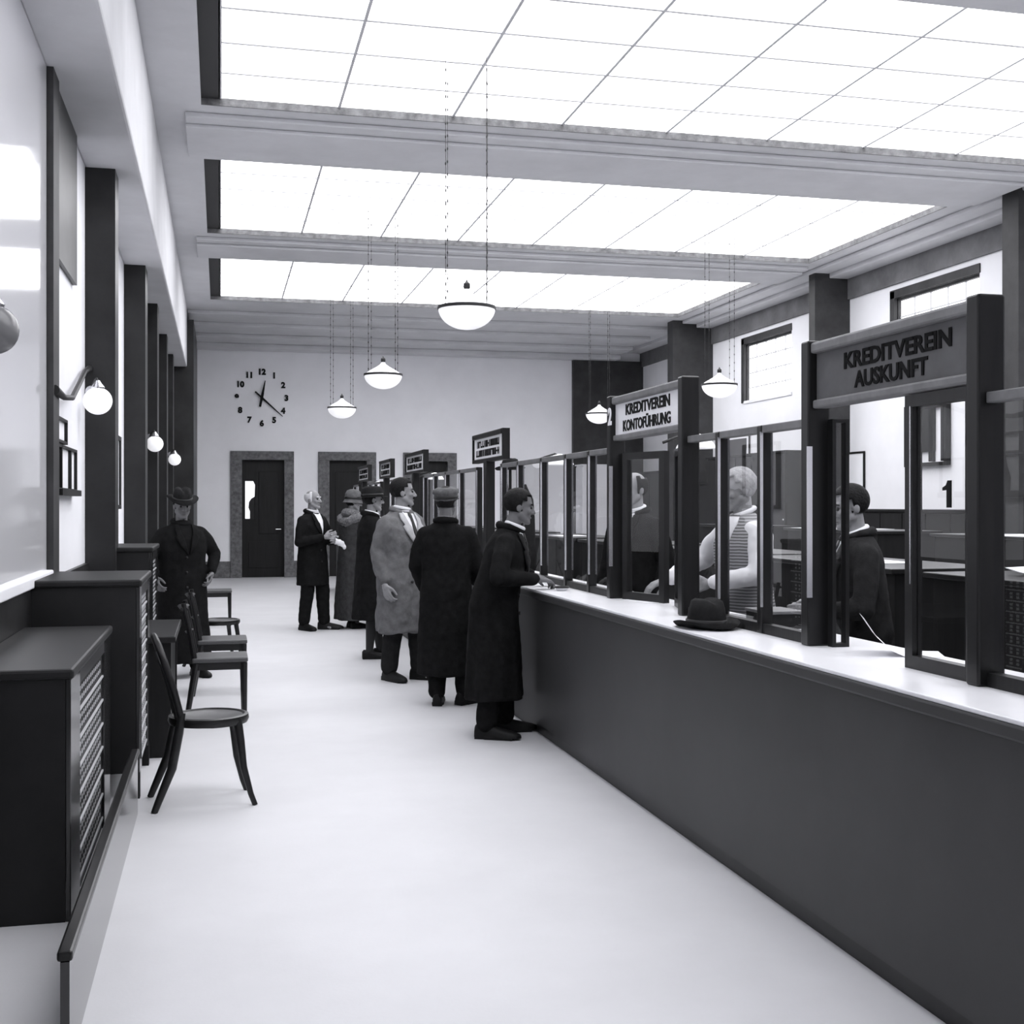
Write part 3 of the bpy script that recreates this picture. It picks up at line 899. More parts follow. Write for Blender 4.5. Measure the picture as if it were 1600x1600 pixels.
# ------------------------------------------------------------------ radiator casings along the left wall
def casing(label, x1, y0, y1, z, step, legs=0.0):
    t = thing('radiator_casing', label, 'radiator cover', (0, 0, 0), 0, 'radiator casings')
    x0 = X_WL + 0.03
    bx('body', M['box'], x0, x1 - 0.02, y0, y1, legs, z - 0.04, t)
    bx('top', M['box'], x0, x1 + 0.012, y0 - 0.015, y1 + 0.015, z - 0.04, z, t, 0.012)
    L = y1 - y0
    fw = min(0.32, L * 0.19)
    for a, b in ((y0, y0 + fw), (y1 - fw, y1)):
        bx('stile', M['polish'], x1 - 0.02, x1, a, b, legs, z - 0.04, t, 0.004)
    bx('rail', M['dark_wood_gloss'], x1 - 0.02, x1, y0 + fw, y1 - fw, z - 0.10, z - 0.04, t)
    g = bx('grille', M['grille_plate'], x1 - 0.018, x1 - 0.012, y0 + fw, y1 - fw, legs, z - 0.10, t)
    zz = z - 0.10 - step
    me = None
    st = MB()
    while zz > legs + 0.02:
        if me is None:
            me = MB().box(-0.008, 0.002, y0 + fw, y1 - fw, -0.0045, 0.0045).mesh('grille_rod')
            me.materials.append(M['brass'])
        r = link('grille_rod', me, None, g)
        r.location = (x1 - 0.006, 0, zz)
        n = int((L - 2 * fw) / 0.07)
        for row in (0.33, 0.67):
            for k in range(n):
                st.box(x1 - 0.014, x1 - 0.0105, y0 + fw + 0.02 + k * 0.07, y0 + fw + 0.05 + k * 0.07, zz + step * row - 0.009, zz + step * row + 0.009)
        zz -= step
    if st.v:
        s = obj('grille_stud', st, M['brass'], g)
        s['kind'] = 'stuff'
    if legs:
        for a in (y0 + 0.04, y1 - 0.04):
            bx('leg', M['dark_wood'], x1 - 0.06, x1, a - 0.03, a + 0.03, 0, legs, t)
            bx('leg', M['dark_wood'], x0, x0 + 0.06, a - 0.03, a + 0.03, 0, legs, t)
    return t

casing('nearest dark radiator casing with a pale grille, in the left corner', -0.55, 4.87, 6.56, 0.96, 0.115)
casing('taller dark radiator casing behind the nearest one, its grille slotted', -0.42, 6.82, 7.75, 1.18, 0.075, 0.14)
casing('dark radiator casing beyond the nearest pier, beside the standing man', -0.52, 9.9, 10.9, 1.25, 0.1)
t = thing('low_rail', 'low dark board standing on the floor along the nearest casing', 'rail', (0, 0, 0))
bx('body', M['polish'], -0.435, -0.41, 3.6, 6.5, 0, 0.30, t)
bx('top_edge', M['dark_wood_gloss'], -0.445, -0.402, 3.6, 6.52, 0.30, 0.33, t, 0.008)

t = thing('writing_table', 'dark panelled writing table against the left wall behind the nearest chair', 'table')
bx('table_top', M['dark_wood_gloss'], X_WL + 0.03, -0.27, 7.86, 9.05, 0.72, 0.76, t, 0.008)
for y in (7.9, 8.98):
    bx('end_panel', M['dark_wood'], X_WL + 0.06, -0.30, y, y + 0.03, 0.0, 0.72, t)
bx('front_panel', M['dark_wood'], -0.34, -0.31, 7.93, 8.98, 0.10, 0.72, t)
t = thing('coat_stand', 'dark stand with a hat and hanging coat behind the leaning man', 'coat stand', (2.98, 12.5, 0))
obj('pole', MB().cyl((0, 0, 0.03), (0, 0, 1.95), 0.02, 0.016, 10), M['dark_wood'], t, True)
for k in range(3):
    a = R(120 * k)
    obj('foot', MB().tube([(0, 0, 0.12), (0.14 * math.cos(a), 0.14 * math.sin(a), 0.10), (0.26 * math.cos(a), 0.26 * math.sin(a), 0.02)], 0.018, 8), M['dark_wood'], t, True)
    obj('hook', MB().tube([(0, 0, 1.72), (0.08 * math.cos(a), 0.08 * math.sin(a), 1.74), (0.12 * math.cos(a), 0.12 * math.sin(a), 1.82)], 0.008, 8), M['iron'], t, True)
h = fedora('fedora_hat', 'dark hat on top of the coat stand behind the leaning man', (2.98, 12.5, 1.955), R(40), M['felt'])
cl = MB()
rings = []
for z, wd, dp in ((0.75, 0.16, 0.10), (1.1, 0.15, 0.09), (1.45, 0.14, 0.085), (1.64, 0.12, 0.07), (1.75, 0.05, 0.04), (1.80, 0.025, 0.025)):
    rings.append([Vector((0.16 + 0.8 * wd * math.cos(2 * PI * j / 28) * (1 + 0.10 * math.sin(7 * 2 * PI * j / 28)), 0.02 + dp * math.sin(2 * PI * j / 28) * (1 + 0.12 * math.cos(5 * 2 * PI * j / 28)), z)) for j in range(28)])
co = obj('hanging_coat', cl.loft(rings), M['coat_dark'], None, 2)
co.location = (2.98, 12.5, 0)
tag(co, 'dark coat hanging from the stand behind the leaning man', 'coat')

# ------------------------------------------------------------------ chairs
def bent_chair(name, label, x, y, rz, square=False):
    """local: seat faces +Y"""
    t = thing(name, label, 'chair', (x, y, 0), rz, 'chairs along the left wall')
    zs = 0.46
    if square:
        mb = MB().box(-0.2, 0.2, -0.2, 0.2, zs - 0.035, zs)
        obj('seat', mb, M['seat'], t, False, 0.01)
        bx('apron', M['chair'], -0.18, 0.18, -0.18, 0.18, zs - 0.09, zs - 0.035, t)
        for sx in (-1, 1):
            obj('leg', MB().tube([(sx * 0.17, 0.17, zs - 0.04), (sx * 0.175, 0.175, 0.0)], [0.026, 0.018], 8), M['chair'], t, True)
            obj('leg', MB().tube([(sx * 0.17, -0.17, zs - 0.04), (sx * 0.18, -0.24, 0.0)], [0.026, 0.018], 8), M['chair'], t, True)
            obj('back_post', MB().tube([(sx * 0.17, -0.18, zs - 0.03), (sx * 0.17, -0.21, 0.62), (sx * 0.165, -0.26, 0.86)], [0.022, 0.02, 0.018], 8), M['chair'], t, True)
        obj('back_rail', MB().tube([(-0.18, -0.255, 0.82), (0, -0.275, 0.83), (0.18, -0.255, 0.82)], [0.03, 0.034, 0.03], 8, flat=0.5), M['chair'], t, True)
        obj('back_rail', MB().tube([(-0.17, -0.215, 0.64), (0, -0.235, 0.64), (0.17, -0.215, 0.64)], [0.02, 0.022, 0.02], 8, flat=0.5), M['chair'], t, True)
        return t
    n = 36
    ring = lambda r, z: [Vector((r * math.cos(2 * PI * j / n) * (1.0 - 0.04 * (math.sin(2 * PI * j / n) < 0)), r * math.sin(2 * PI * j / n), z)) for j in range(n)]
    obj('seat', MB().loft([ring(0.150, zs - 0.02), ring(0.178, zs - 0.018), ring(0.18, zs - 0.002), ring(0.12, zs - 0.010), ring(0.02, zs - 0.012)]), M['seat'], t, True)
    obj('seat_ring', MB().loft([ring(0.17, zs - 0.04), ring(0.203, zs - 0.04), ring(0.212, zs - 0.02), ring(0.208, zs + 0.002), ring(0.19, zs + 0.006), ring(0.176, zs - 0.004), ring(0.17, zs - 0.02)], False, True), M['chair'], t, True)
    for sx in (-1, 1):
        obj('leg', MB().tube([(sx * 0.135, 0.135, zs - 0.01), (sx * 0.150, 0.15, 0.34), (sx * 0.158, 0.165, 0.2), (sx * 0.172, 0.20, 0.06), (sx * 0.18, 0.222, 0.0)], [0.024, 0.021, 0.018, 0.015, 0.014], 10), M['chair'], t, True)
        obj('knee_brace', MB().tube([(sx * 0.15, 0.155, 0.30), (sx * 0.13, 0.14, 0.37), (sx * 0.07, 0.165, 0.425)], [0.009, 0.009, 0.009], 8), M['chair'], t, True)
        obj('leg', MB().tube([(sx * 0.15, -0.15, 0.50), (sx * 0.155, -0.165, 0.40), (sx * 0.165, -0.20, 0.22), (sx * 0.18, -0.27, 0.05), (sx * 0.185, -0.29, 0.0)], [0.020, 0.024, 0.024, 0.019, 0.017], 10), M['chair'], t, True)
    hoop = [(-0.15, -0.15, 0.46), (-0.165, -0.19, 0.62), (-0.175, -0.235, 0.76), (-0.14, -0.265, 0.85), (-0.06, -0.28, 0.885), (0.06, -0.28, 0.885), (0.14, -0.265, 0.85), (0.175, -0.235, 0.76), (0.165, -0.19, 0.62), (0.15, -0.15, 0.46)]
    obj('back_hoop', MB().tube(hoop, 0.018, 10), M['chair'], t, True)
    inner = [(-0.09, -0.17, 0.46), (-0.095, -0.205, 0.62), (-0.08, -0.245, 0.75), (0, -0.262, 0.80), (0.08, -0.245, 0.75), (0.095, -0.205, 0.62), (0.09, -0.17, 0.46)]
    obj('back_loop', MB().tube(inner, 0.012, 8), M['chair'], t, True)
    return t

bent_chair('bentwood_chair', 'nearest round-seated bentwood chair, beside the tall radiator casing', -0.06, 6.70, R(-84))
bent_chair('square_chair', 'square-seated dark chair just behind the nearest bentwood chair', 0.0, 9.35, R(-90), True)
bent_chair('square_chair', 'second square-seated chair, third along the left wall', 0.02, 10.55, R(-90), True)
bent_chair('bentwood_chair', 'round-seated bentwood chair beyond the square chairs, by the standing man', -0.02, 12.2, R(-75))
bent_chair('square_chair', 'farthest chair, only its edge showing past the standing man', -0.05, 16.6, R(-90), True)

# ------------------------------------------------------------------ people
def wave_mat(name, g0, g1, freq):
    m = bpy.data.materials.new(name)
    m.use_nodes = True
    nt = m.node_tree
    b = nt.nodes['Principled BSDF']
    b.inputs['Roughness'].default_value = 0.95
    tc = nt.nodes.new('ShaderNodeTexCoord')
    wv = nt.nodes.new('ShaderNodeTexWave')
    wv.wave_type = 'BANDS'
    wv.bands_direction = 'Z'
    wv.inputs['Scale'].default_value = freq
    wv.inputs['Distortion'].default_value = 1.2
    cr = nt.nodes.new('ShaderNodeValToRGB')
    cr.color_ramp.elements[0].color = tint(g0)
    cr.color_ramp.elements[1].color = tint(g1)
    nt.links.new(tc.outputs['Object'], wv.inputs['Vector'])
    nt.links.new(wv.outputs['Fac'], cr.inputs[0])
    nt.links.new(cr.outputs[0], b.inputs['Base Color'])
    return m

M['striped'] = wave_mat('striped knit', 0.10, 0.42, 17.0)


def solid(mb, voxel, name, iters=3, factor=0.5, rough=0.0, freq=6.0, seed=0):
    """one closed skin around overlapping shapes"""
    me = mb.mesh(name + '_rough')
    o = bpy.data.objects.new(name, me)
    COL.objects.link(o)
    r = o.modifiers.new('skin', 'REMESH')
    r.mode = 'VOXEL'
    r.voxel_size = voxel
    r.use_smooth_shade = True
    if iters:
        sm = o.modifiers.new('soften', 'SMOOTH')
        sm.iterations = iters
        sm.factor = factor
    dg = bpy.context.evaluated_depsgraph_get()
    out = bpy.data.meshes.new_from_object(o.evaluated_get(dg))
    bpy.data.objects.remove(o)
    bpy.data.meshes.remove(me)
    out.name = name
    if rough:
        off = Vector((seed * 3.1, seed * 1.7, seed))
        nrm = [v.normal.copy() for v in out.vertices]
        for v, nn in zip(out.vertices, nrm):
            p = v.co * freq
            d = noise.noise(Vector((p.x, p.y, p.z * 0.55)) + off) + 0.5 * noise.noise(p * 2.3 + off)
            v.co += nn * d * rough
    return out


def ell(mb, c, sx, sy, sz, n=16, m=12):
    return mb.sphere(c, 1.0, n, m, sx, sy, sz)


def moved(mb, mx):
    mb.v = [tuple(mx @ Vector(p)) for p in mb.v]
    return mb


def head_shape(female=False):
    h = MB()
    ell(h, (0, -0.010, 0.034), 0.074, 0.094, 0.086, 20, 14)
    ell(h, (0, 0.022, -0.018), 0.061, 0.070, 0.092, 20, 14)
    j = 0.024 if female else 0.028
    for s in (-1, 1):
        h.capsule((s * 0.044, 0.012, -0.052), (s * 0.012, 0.074, -0.096), j, 0.021)
        ell(h, (s * 0.036, 0.066, -0.022), 0.024, 0.022, 0.022)
        ell(h, (s * 0.074, -0.008, -0.006), 0.011, 0.021, 0.033)
    ell(h, (0, 0.080, -0.100), 0.020, 0.017, 0.016)
    h.capsule((0, 0.086, 0.016), (0, 0.110, -0.026), 0.009, 0.0135)
    for s in (-1, 1):
        ell(h, (s * 0.011, 0.098, -0.032), 0.009, 0.010, 0.008)
    h.capsule((-0.036, 0.074, 0.030), (0.036, 0.074, 0.030), 0.0125, 0.0125)
    h.capsule((-0.018, 0.084, -0.060), (0.018, 0.084, -0.060), 0.0075, 0.0075)
    h.capsule((-0.014, 0.083, -0.071), (0.014, 0.083, -0.071), 0.008, 0.008)
    return h


def hand_shape(mb, wrist, d, palm_n, side, curl):
    """palm, four fingers bent by curl and a thumb; side is the thumb's side"""
    u = Vector(d).normalized()
    nrm = Vector(palm_n)
    nrm = (nrm - u * nrm.dot(u)).normalized()
    wv = u.cross(nrm).normalized()
    if wv.dot(Vector(side)) < 0:
        wv = -wv
    W = Vector(wrist)
    offs = (0.034, 0.0115, -0.0115, -0.033)
    lens = (0.93, 1.05, 0.98, 0.78)
    mb.capsule(W - u * 0.03, W + u * 0.02, 0.027, 0.026)
    for o, l in zip(offs, lens):
        k = W + u * (0.088 if l > 0.8 else 0.080) + wv * o
        mb.capsule(W + wv * o * 0.55 + u * 0.012, k, 0.0165, 0.0125)
        a = curl * 0.55
        p = k
        for seg, r0, r1 in ((0.043, 0.0108, 0.0098), (0.027, 0.0098, 0.009), (0.021, 0.009, 0.0078)):
            dd = (u * math.cos(a) + nrm * math.sin(a) + wv * o * 1.6).normalized()
            q = p + dd * seg * l
            mb.capsule(p, q, r0, r1, 10)
            p = q
            a += curl * 0.7
    b = W + u * 0.022 + wv * 0.026
    p = b + (u * 0.6 + wv * 0.62 + nrm * 0.35).normalized() * 0.045
    q = p + (u * 0.85 + wv * 0.15 + nrm * 0.45).normalized() * 0.034
    e = q + (u * 0.85 + nrm * 0.5 - wv * 0.05).normalized() * 0.026
    mb.chain([b, p, q, e], [0.018, 0.0125, 0.0115, 0.009], 10)


def shoe_mesh(female=False):
    mb = MB()
    prof = [(-0.075, 0.028, 0.065), (-0.06, 0.034, 0.085), (0.0, 0.036, 0.085), (0.06, 0.040, 0.062), (0.12, 0.046, 0.048), (0.17, 0.040, 0.036), (0.20, 0.022, 0.024), (0.207, 0.008, 0.015)]
    rings = []
    for y, wd, h in prof:
        ring = []
        for j in range(14):
            a = 2 * PI * j / 14
            x = wd * math.cos(a)
            z = h * max(0.0, math.sin(a)) ** 0.8 + (0.0 if math.sin(a) >= 0 else 0.0)
            ring.append(Vector((x * (1.0 if math.sin(a) >= 0 else 0.92), y, z + 0.012)))
        rings.append(ring)
    mb.loft(rings)
    mb.box(-0.033, 0.033, -0.072, -0.01, 0.0, 0.03)
    mb.box(-0.040, 0.040, -0.01, 0.16, 0.0, 0.016)
    return mb


def person(label, X, Y, facing, H, body, clothes, voxel=0.0062):
    """facing: compass of the chest in degrees, 0 = towards +Y, 90 = towards +X.  Local: x right, y ahead, z up."""
    k = H / 1.75
    lean = R(body.get('lean', 0))
    LR = Matrix.Rotation(-lean, 4, 'X')
    piv = Vector((0, 0, 0.93))

    def up(p):
        p = Vector(p)
        if p.z <= 0.93:
            return p
        t = min(1.0, (p.z - 0.93) / 0.18)
        q = piv + LR @ (p - piv)
        return p.lerp(q, t)

    female = body.get('female', False)
    sw = 0.165 if female else 0.185
    mb = MB()
    # head on its neck
    hc = up((0, 0.012, 1.628))
    hm = Matrix.Translation(hc) @ Matrix.Rotation(-R(body.get('turn', 0)), 4, 'Z') @ Matrix.Rotation(-R(body.get('nod', 0)), 4, 'X') @ Matrix.Rotation(R(body.get('tilt', 0)), 4, 'Y')
    hs = moved(head_shape(female), hm)
    n = len(mb.v)
    mb.v += hs.v
    mb.f += [[i + n for i in f] for f in hs.f]
    mb.capsule(up((0, -0.008, 1.42)), hm @ Vector((0, -0.012, -0.05)), 0.060 if not female else 0.050, 0.052 if not female else 0.045)
    # trunk
    def trunk(rows, infl=0.0, nn=28, folds=0.0, seed=0):
        rings = []
        rnd = random.Random(seed)
        ph = [rnd.random() * 6.28 for _ in range(3)]
        for z, wd, dp, yo in rows:
            ring = []
            for j in range(nn):
                a = 2 * PI * j / nn
                ca, sa = math.cos(a), math.sin(a)
                x = (wd + infl) * math.copysign(abs(ca) ** 0.86, ca)
                y = (dp + infl) * math.copysign(abs(sa) ** 0.86, sa) + yo
                if folds and z < 0.95:
                    f = folds * (0.95 - z) / 0.5
                    q = 1 + f * (0.5 * math.sin(5 * a + ph[0]) + 0.35 * math.sin(9 * a + ph[1]) + 0.25 * math.sin(3 * a + ph[2]))
                    x *= q
                    y = (y - yo) * q + yo
                ring.append(up((x, y, z)))
            rings.append(ring)
        return rings

    wq = 0.92 if female else 1.0
    rows = [(0.86, 0.15, 0.105, 0), (0.95, 0.165 * (1.04 if female else 1), 0.112, -0.01), (1.05, 0.142 * wq, 0.098, 0), (1.16, 0.148 * wq, 0.105, 0.008), (1.28, 0.168 * wq, 0.118, 0.010), (1.36, 0.150 * wq, 0.095, 0), (1.41, 0.10 * wq, 0.07, -0.008), (1.45, 0.055, 0.055, -0.008)]
    mb.loft(trunk(rows))
    arms = {}
    for s, nm in ((1, 'R'), (-1, 'L')):
        sh = up((s * sw, -0.005, 1.395))
        el, wr = [Vector(p) for p in body['arm' + nm]]
        arms[nm] = (sh, el, wr)
        mb.chain([up((s * 0.09, 0, 1.36)), sh + Vector((-s * 0.02, 0, -0.04)), el, wr], [0.045, 0.046, 0.040, 0.028])
        d = body.get('hand' + nm) or (wr - el)
        pn = body.get('palm' + nm) or (-s, 0.1, -0.3)
        sd = body.get('thumb' + nm) or (0, 0.6, 0.8)
        hand_shape(mb, wr + Vector(d).normalized() * 0.03, d, pn, sd, body.get('curl' + nm, 0.55))
    legs = {}
    for s, nm in ((1, 'R'), (-1, 'L')):
        fx, fy = body.get('foot' + nm, (s * 0.10, 0.0))
        hip = Vector((s * 0.088, 0, 0.90))
        ank = Vector((fx, fy, 0.085))
        knee = (hip + ank) / 2 + Vector((0, 0.03 + body.get('knee' + nm, 0.0), 0.02))
        legs[nm] = (hip, knee, ank)
        calf = knee.lerp(ank, 0.32) + Vector((0, -0.018, 0))
        mb.chain([hip, knee, calf, ank], [0.085, 0.056, 0.054, 0.036] if not female else [0.08, 0.052, 0.052, 0.034])
        mb.capsule(ank + Vector((0, -0.02, -0.04)), ank + Vector((0, 0.09, -0.06)), 0.026, 0.015)
    me = solid(mb, voxel, 'person', 2)
    me.transform(Matrix.Scale(k, 4))
    o = link('person', me, body.get('skin', M['skin']), None, 2)
    o.location = (X, Y, 0)
    o.rotation_euler = (0, 0, -R(facing))
    tag(o, label, 'person')
    S = Matrix.Scale(k, 4)

    def child(name, mesh, material, smooth=2):
        mesh.transform(S)
        return link(name, mesh, material, o, smooth)

    # face pieces
    for s in (-1, 1):
        e = MB().sphere((s * 0.031, 0.0795, 0.006), 0.0105, 10, 8)
        child('eye', moved(e, hm).mesh('eye'), M['eye'])
        b = MB().tube([(s * 0.015, 0.090, 0.026), (s * 0.033, 0.088, 0.033), (s * 0.052, 0.074, 0.027)], [0.005, 0.006, 0.004], 8)
        child('eyebrow', moved(b, hm).mesh('eyebrow'), body.get('hairm', M['hair_dark']))
    lp = MB().tube([(-0.022, 0.0865, -0.065), (0, 0.0935, -0.064), (0.022, 0.0865, -0.065)], [0.003, 0.005, 0.003], 8)
    child('mouth', moved(lp, hm).mesh('mouth'), M['lip'])
    if body.get('moustache'):
        q = MB().tube([(-0.028, 0.088, -0.056), (0, 0.102, -0.046), (0.028, 0.088, -0.056)], [0.004, 0.009, 0.004], 8)
        child('moustache', moved(q, hm).mesh('moustache'), body.get('hairm', M['hair_dark']))
    # hair
    style = body.get('hair', 'short')
    if style:
        hb = MB()
        N, MM = 36, 22
        idx = {}
        infl = 1.12 if style != 'wavy' else 1.14
        for i in range(MM + 1):
            t = -PI / 2 + PI * i / MM
            for j in range(N):
                a = 2 * PI * j / N
                ux, uy, uz = math.cos(t) * math.cos(a), math.cos(t) * math.sin(a), math.sin(t)
                wob = 1 + (0.03 * math.sin(9 * a + 5 * t) if style == 'wavy' else 0.012 * math.sin(7 * a))
                idx[i, j] = len(hb.v)
                hb.v.append((ux * 0.074 * infl * wob, uy * 0.094 * infl * wob - 0.012, uz * 0.086 * infl * wob + 0.034))
        for i in range(MM):
            t = -PI / 2 + PI * (i + 0.5) / MM
            for j in range(N):
                a = 2 * PI * (j + 0.5) / N
                uy, uz = math.cos(t) * math.sin(a), math.sin(t)
                if style == 'fringe':
                    keep = uy < 0.30 and -0.75 < uz < 0.42 + 0.25 * (uy > 0)
                else:
                    keep = uz > 0.50 + 0.12 * uy or (uy < 0.22 and uz > (-0.92 if style == 'wavy' else -0.78)) or (uy < 0.42 and uz > 0.12)
                if keep:
                    j2 = (j + 1) % N
                    hb.f.append([idx[i, j], idx[i, j2], idx[i + 1, j2], idx[i + 1, j]])
        hmesh = moved(hb, hm).mesh('hair')
        ho = child('hair', hmesh, body.get('hairm', M['hair_dark']))
        sd = ho.modifiers.new('thickness', 'SOLIDIFY')
        sd.thickness = 0.010
        sd.offset = -0.6
    # clothing
    c = clothes
    hem = c.get('hem', 0.48)
    fl = c.get('flare', 1.0)
    fat = c.get('bulk', 0.0)
    rows = [(hem, 0.215 * fl + fat, 0.165 * fl + fat, 0), ((hem + 0.93) / 2, 0.205 * (1 + fl) / 2 + fat, 0.155 * (1 + fl) / 2 + fat, 0), (0.93, 0.196 + fat, 0.148 + fat, 0), (1.08, 0.180 * wq + fat, 0.135 + fat, 0.004), (1.20, 0.190 * wq + fat, 0.14 + fat, 0.008),
            (1.31, 0.200 * wq + fat * 0.7, 0.138 + fat * 0.6, 0.005), (1.385, 0.188 * wq + fat * 0.4, 0.115 + fat * 0.3, -0.004), (1.435, 0.132 * wq, 0.092, -0.010), (1.475, 0.085, 0.075, -0.010), (1.49, 0.072, 0.066, -0.010)]
    if c.get('short'):
        rows = [(0.86, 0.180, 0.135, 0)] + rows[2:]
    g = MB()
    g.loft(trunk(rows, 0.0, 40, c.get('folds', 0.06), c.get('seed', 1)))
    sleeve_m = c.get('sleeve')
    sl = MB() if sleeve_m else g
    for nm, s in (('R', 1), ('L', -1)):
        sh, el, wr = arms[nm]
        cuff = el.lerp(wr, c.get('cuff', 0.93))
        rr = c.get('sleeve_r', 1.0)
        sl.chain([up((s * 0.11, 0, 1.375)), sh + Vector((-s * 0.012, 0, -0.035)), sh.lerp(el, 0.5), el, cuff], [0.074, 0.073 * rr, 0.068 * rr, 0.061 * rr, 0.050 * rr])
    gm = solid(g, 0.0125, 'coat', 4, 0.5, c.get('crease', 0.010), 7.0, c.get('seed', 1))
    child(c.get('name', 'coat'), gm, c['m'])
    if sleeve_m:
        child('shirt_sleeves', solid(sl, 0.012, 'shirt_sleeves', 3, 0.5, 0.012, 9.0, 4), sleeve_m)

    def front(x, z, off=0.012):
        for (z0, w0, d0, y0), (z1, w1, d1, y1) in zip(rows[:-1], rows[1:]):
            if z0 <= z <= z1:
                t = (z - z0) / (z1 - z0)
                wd, dp, yo = w0 + (w1 - w0) * t, d0 + (d1 - d0) * t, y0 + (y1 - y0) * t
                y = dp * max(0.05, 1 - (abs(x) / wd) ** 2.2) ** (1 / 2.2) + yo
                return up((x, y + off, z))
        return up((x, 0.1, z))

    def patch(name, poly, off, material, thick=0.008):
        """flat piece of cloth lying on the chest: poly is a strip of (x0, x1, z) rows"""
        m2 = MB()
        ringsA = []
        for x0, x1, z in poly:
            pts = [front(x0 + (x1 - x0) * q / 4, z, off) for q in range(5)]
            back = [front(x0 + (x1 - x0) * q / 4, z, off - thick) for q in range(4, -1, -1)]
            ringsA.append(pts + back)
        m2.loft(ringsA)
        return child(name, m2.mesh(name), material)

    if c.get('shirt', True):
        patch('shirt', [(-0.012, 0.012, 1.19), (-0.035, 0.035, 1.28), (-0.055, 0.055, 1.37), (-0.065, 0.065, 1.43), (-0.055, 0.055, 1.472)], 0.010, c.get('shirtm', M['cloth_white']))
        cb = MB().tube([hm @ Vector(p) for p in [(0.060 * math.sin(R(a)), -0.006 + 0.062 * math.cos(R(a)), -0.135 - 0.012 * math.cos(R(a))) for a in range(0, 360, 20)]], 0.015, 8, True)
        child('shirt_collar', cb.mesh('shirt_collar'), c.get('shirtm', M['cloth_white']))
        if c.get('tie', True):
            patch('tie', [(-0.014, 0.014, 1.20), (-0.020, 0.020, 1.28), (-0.013, 0.013, 1.40), (-0.018, 0.018, 1.425), (-0.014, 0.014, 1.452)], 0.020, M['ribbon'])
    if c.get('lapel', True):
        lm = c.get('lapelm', c['m'])
        for s in (-1, 1):
            patch('lapel', [(s * 0.006, s * 0.012, 1.17), (s * 0.020, s * 0.075, 1.25), (s * 0.040, s * 0.118, 1.335), (s * 0.052, s * 0.095, 1.352), (s * 0.060, s * 0.110, 1.40), (s * 0.064, s * 0.09, 1.452)], 0.024, lm, 0.012)
    if c.get('buttons', True) and not c.get('short'):
        for z in (1.14, 1.00, 0.86):
            for s in ((0.05, -0.05) if c.get('double') else (0.02,)):
                p = front(s, z, 0.008)
                child('button', MB().cyl(p, p + Vector((0, 0.008, 0)), 0.013, n=10).mesh('button'), M['black'])
    nc = up((0, -0.012, 1.478))
    cr = c.get('collar', 0.024)
    if cr:
        pts = []
        for a in range(0, 360, 18):
            t = R(a)
            pts.append(nc + Vector((0.082 * math.sin(t), -0.080 * math.cos(t), 0.012 * math.cos(t) - 0.018 * max(0, -math.cos(t)))))
        child('collar', MB().tube(pts, [cr * (1.25 - 0.4 * abs(math.sin(R(a) / 2))) for a in range(0, 360, 18)], 10, True).mesh('collar'), c.get('collarm', c['m']))
    if c.get('stole'):
        st = MB()
        ring = []
        for a in range(0, 360, 15):
            t = R(a)
            q = 1 + 0.05 * math.sin(5 * t)
            ring.append(up((0.165 * math.sin(t) * q, -0.010 - 0.105 * math.cos(t) * q, 1.395 - 0.03 * math.cos(2 * t))))
        st.tube(ring, 0.062, 12, True)
        child('fur_stole', solid(st, 0.012, 'fur_stole', 2, 0.5, 0.014, 22.0, 6), M['fur'])
    # legs and shoes
    if not female:
        tb = MB()
        for nm, s in (('R', 1), ('L', -1)):
            hip, knee, ank = legs[nm]
            tb.chain([hip + Vector((-s * 0.01, 0, 0.02)), knee, ank + Vector((0, -0.008, 0.03))], [0.108, 0.086, 0.074])
        tb.capsule((-0.07, 0, 0.93), (0.07, 0, 0.93), 0.11, 0.11)
        child('trousers', solid(tb, 0.012, 'trousers', 3, 0.5, 0.010, 8.0, 2), c.get('trousers', M['coat_black']))
    else:
        for nm in ('R', 'L'):
            hip, knee, ank = legs[nm]
            sb = MB().chain([knee + Vector((0, 0, 0.1)), knee, knee.lerp(ank, 0.32) + Vector((0, -0.018, 0)), ank], [0.064, 0.057, 0.057, 0.039])
            child('stocking', solid(sb, 0.01, 'stocking', 2), M['stocking'])
    for nm, s in (('R', 1), ('L', -1)):
        ank = legs[nm][2]
        fa = R(body.get('toe' + nm, 8 * s))
        sm = shoe_mesh(female)
        sm = moved(sm, Matrix.Translation((ank.x, ank.y, 0)) @ Matrix.Rotation(-fa, 4, 'Z') @ Matrix.Scale(1.0 if female else 1.16, 4))
        child('shoe', sm.mesh('shoe'), M['shoe'], True)
    # hat
    hat = body.get('hat')
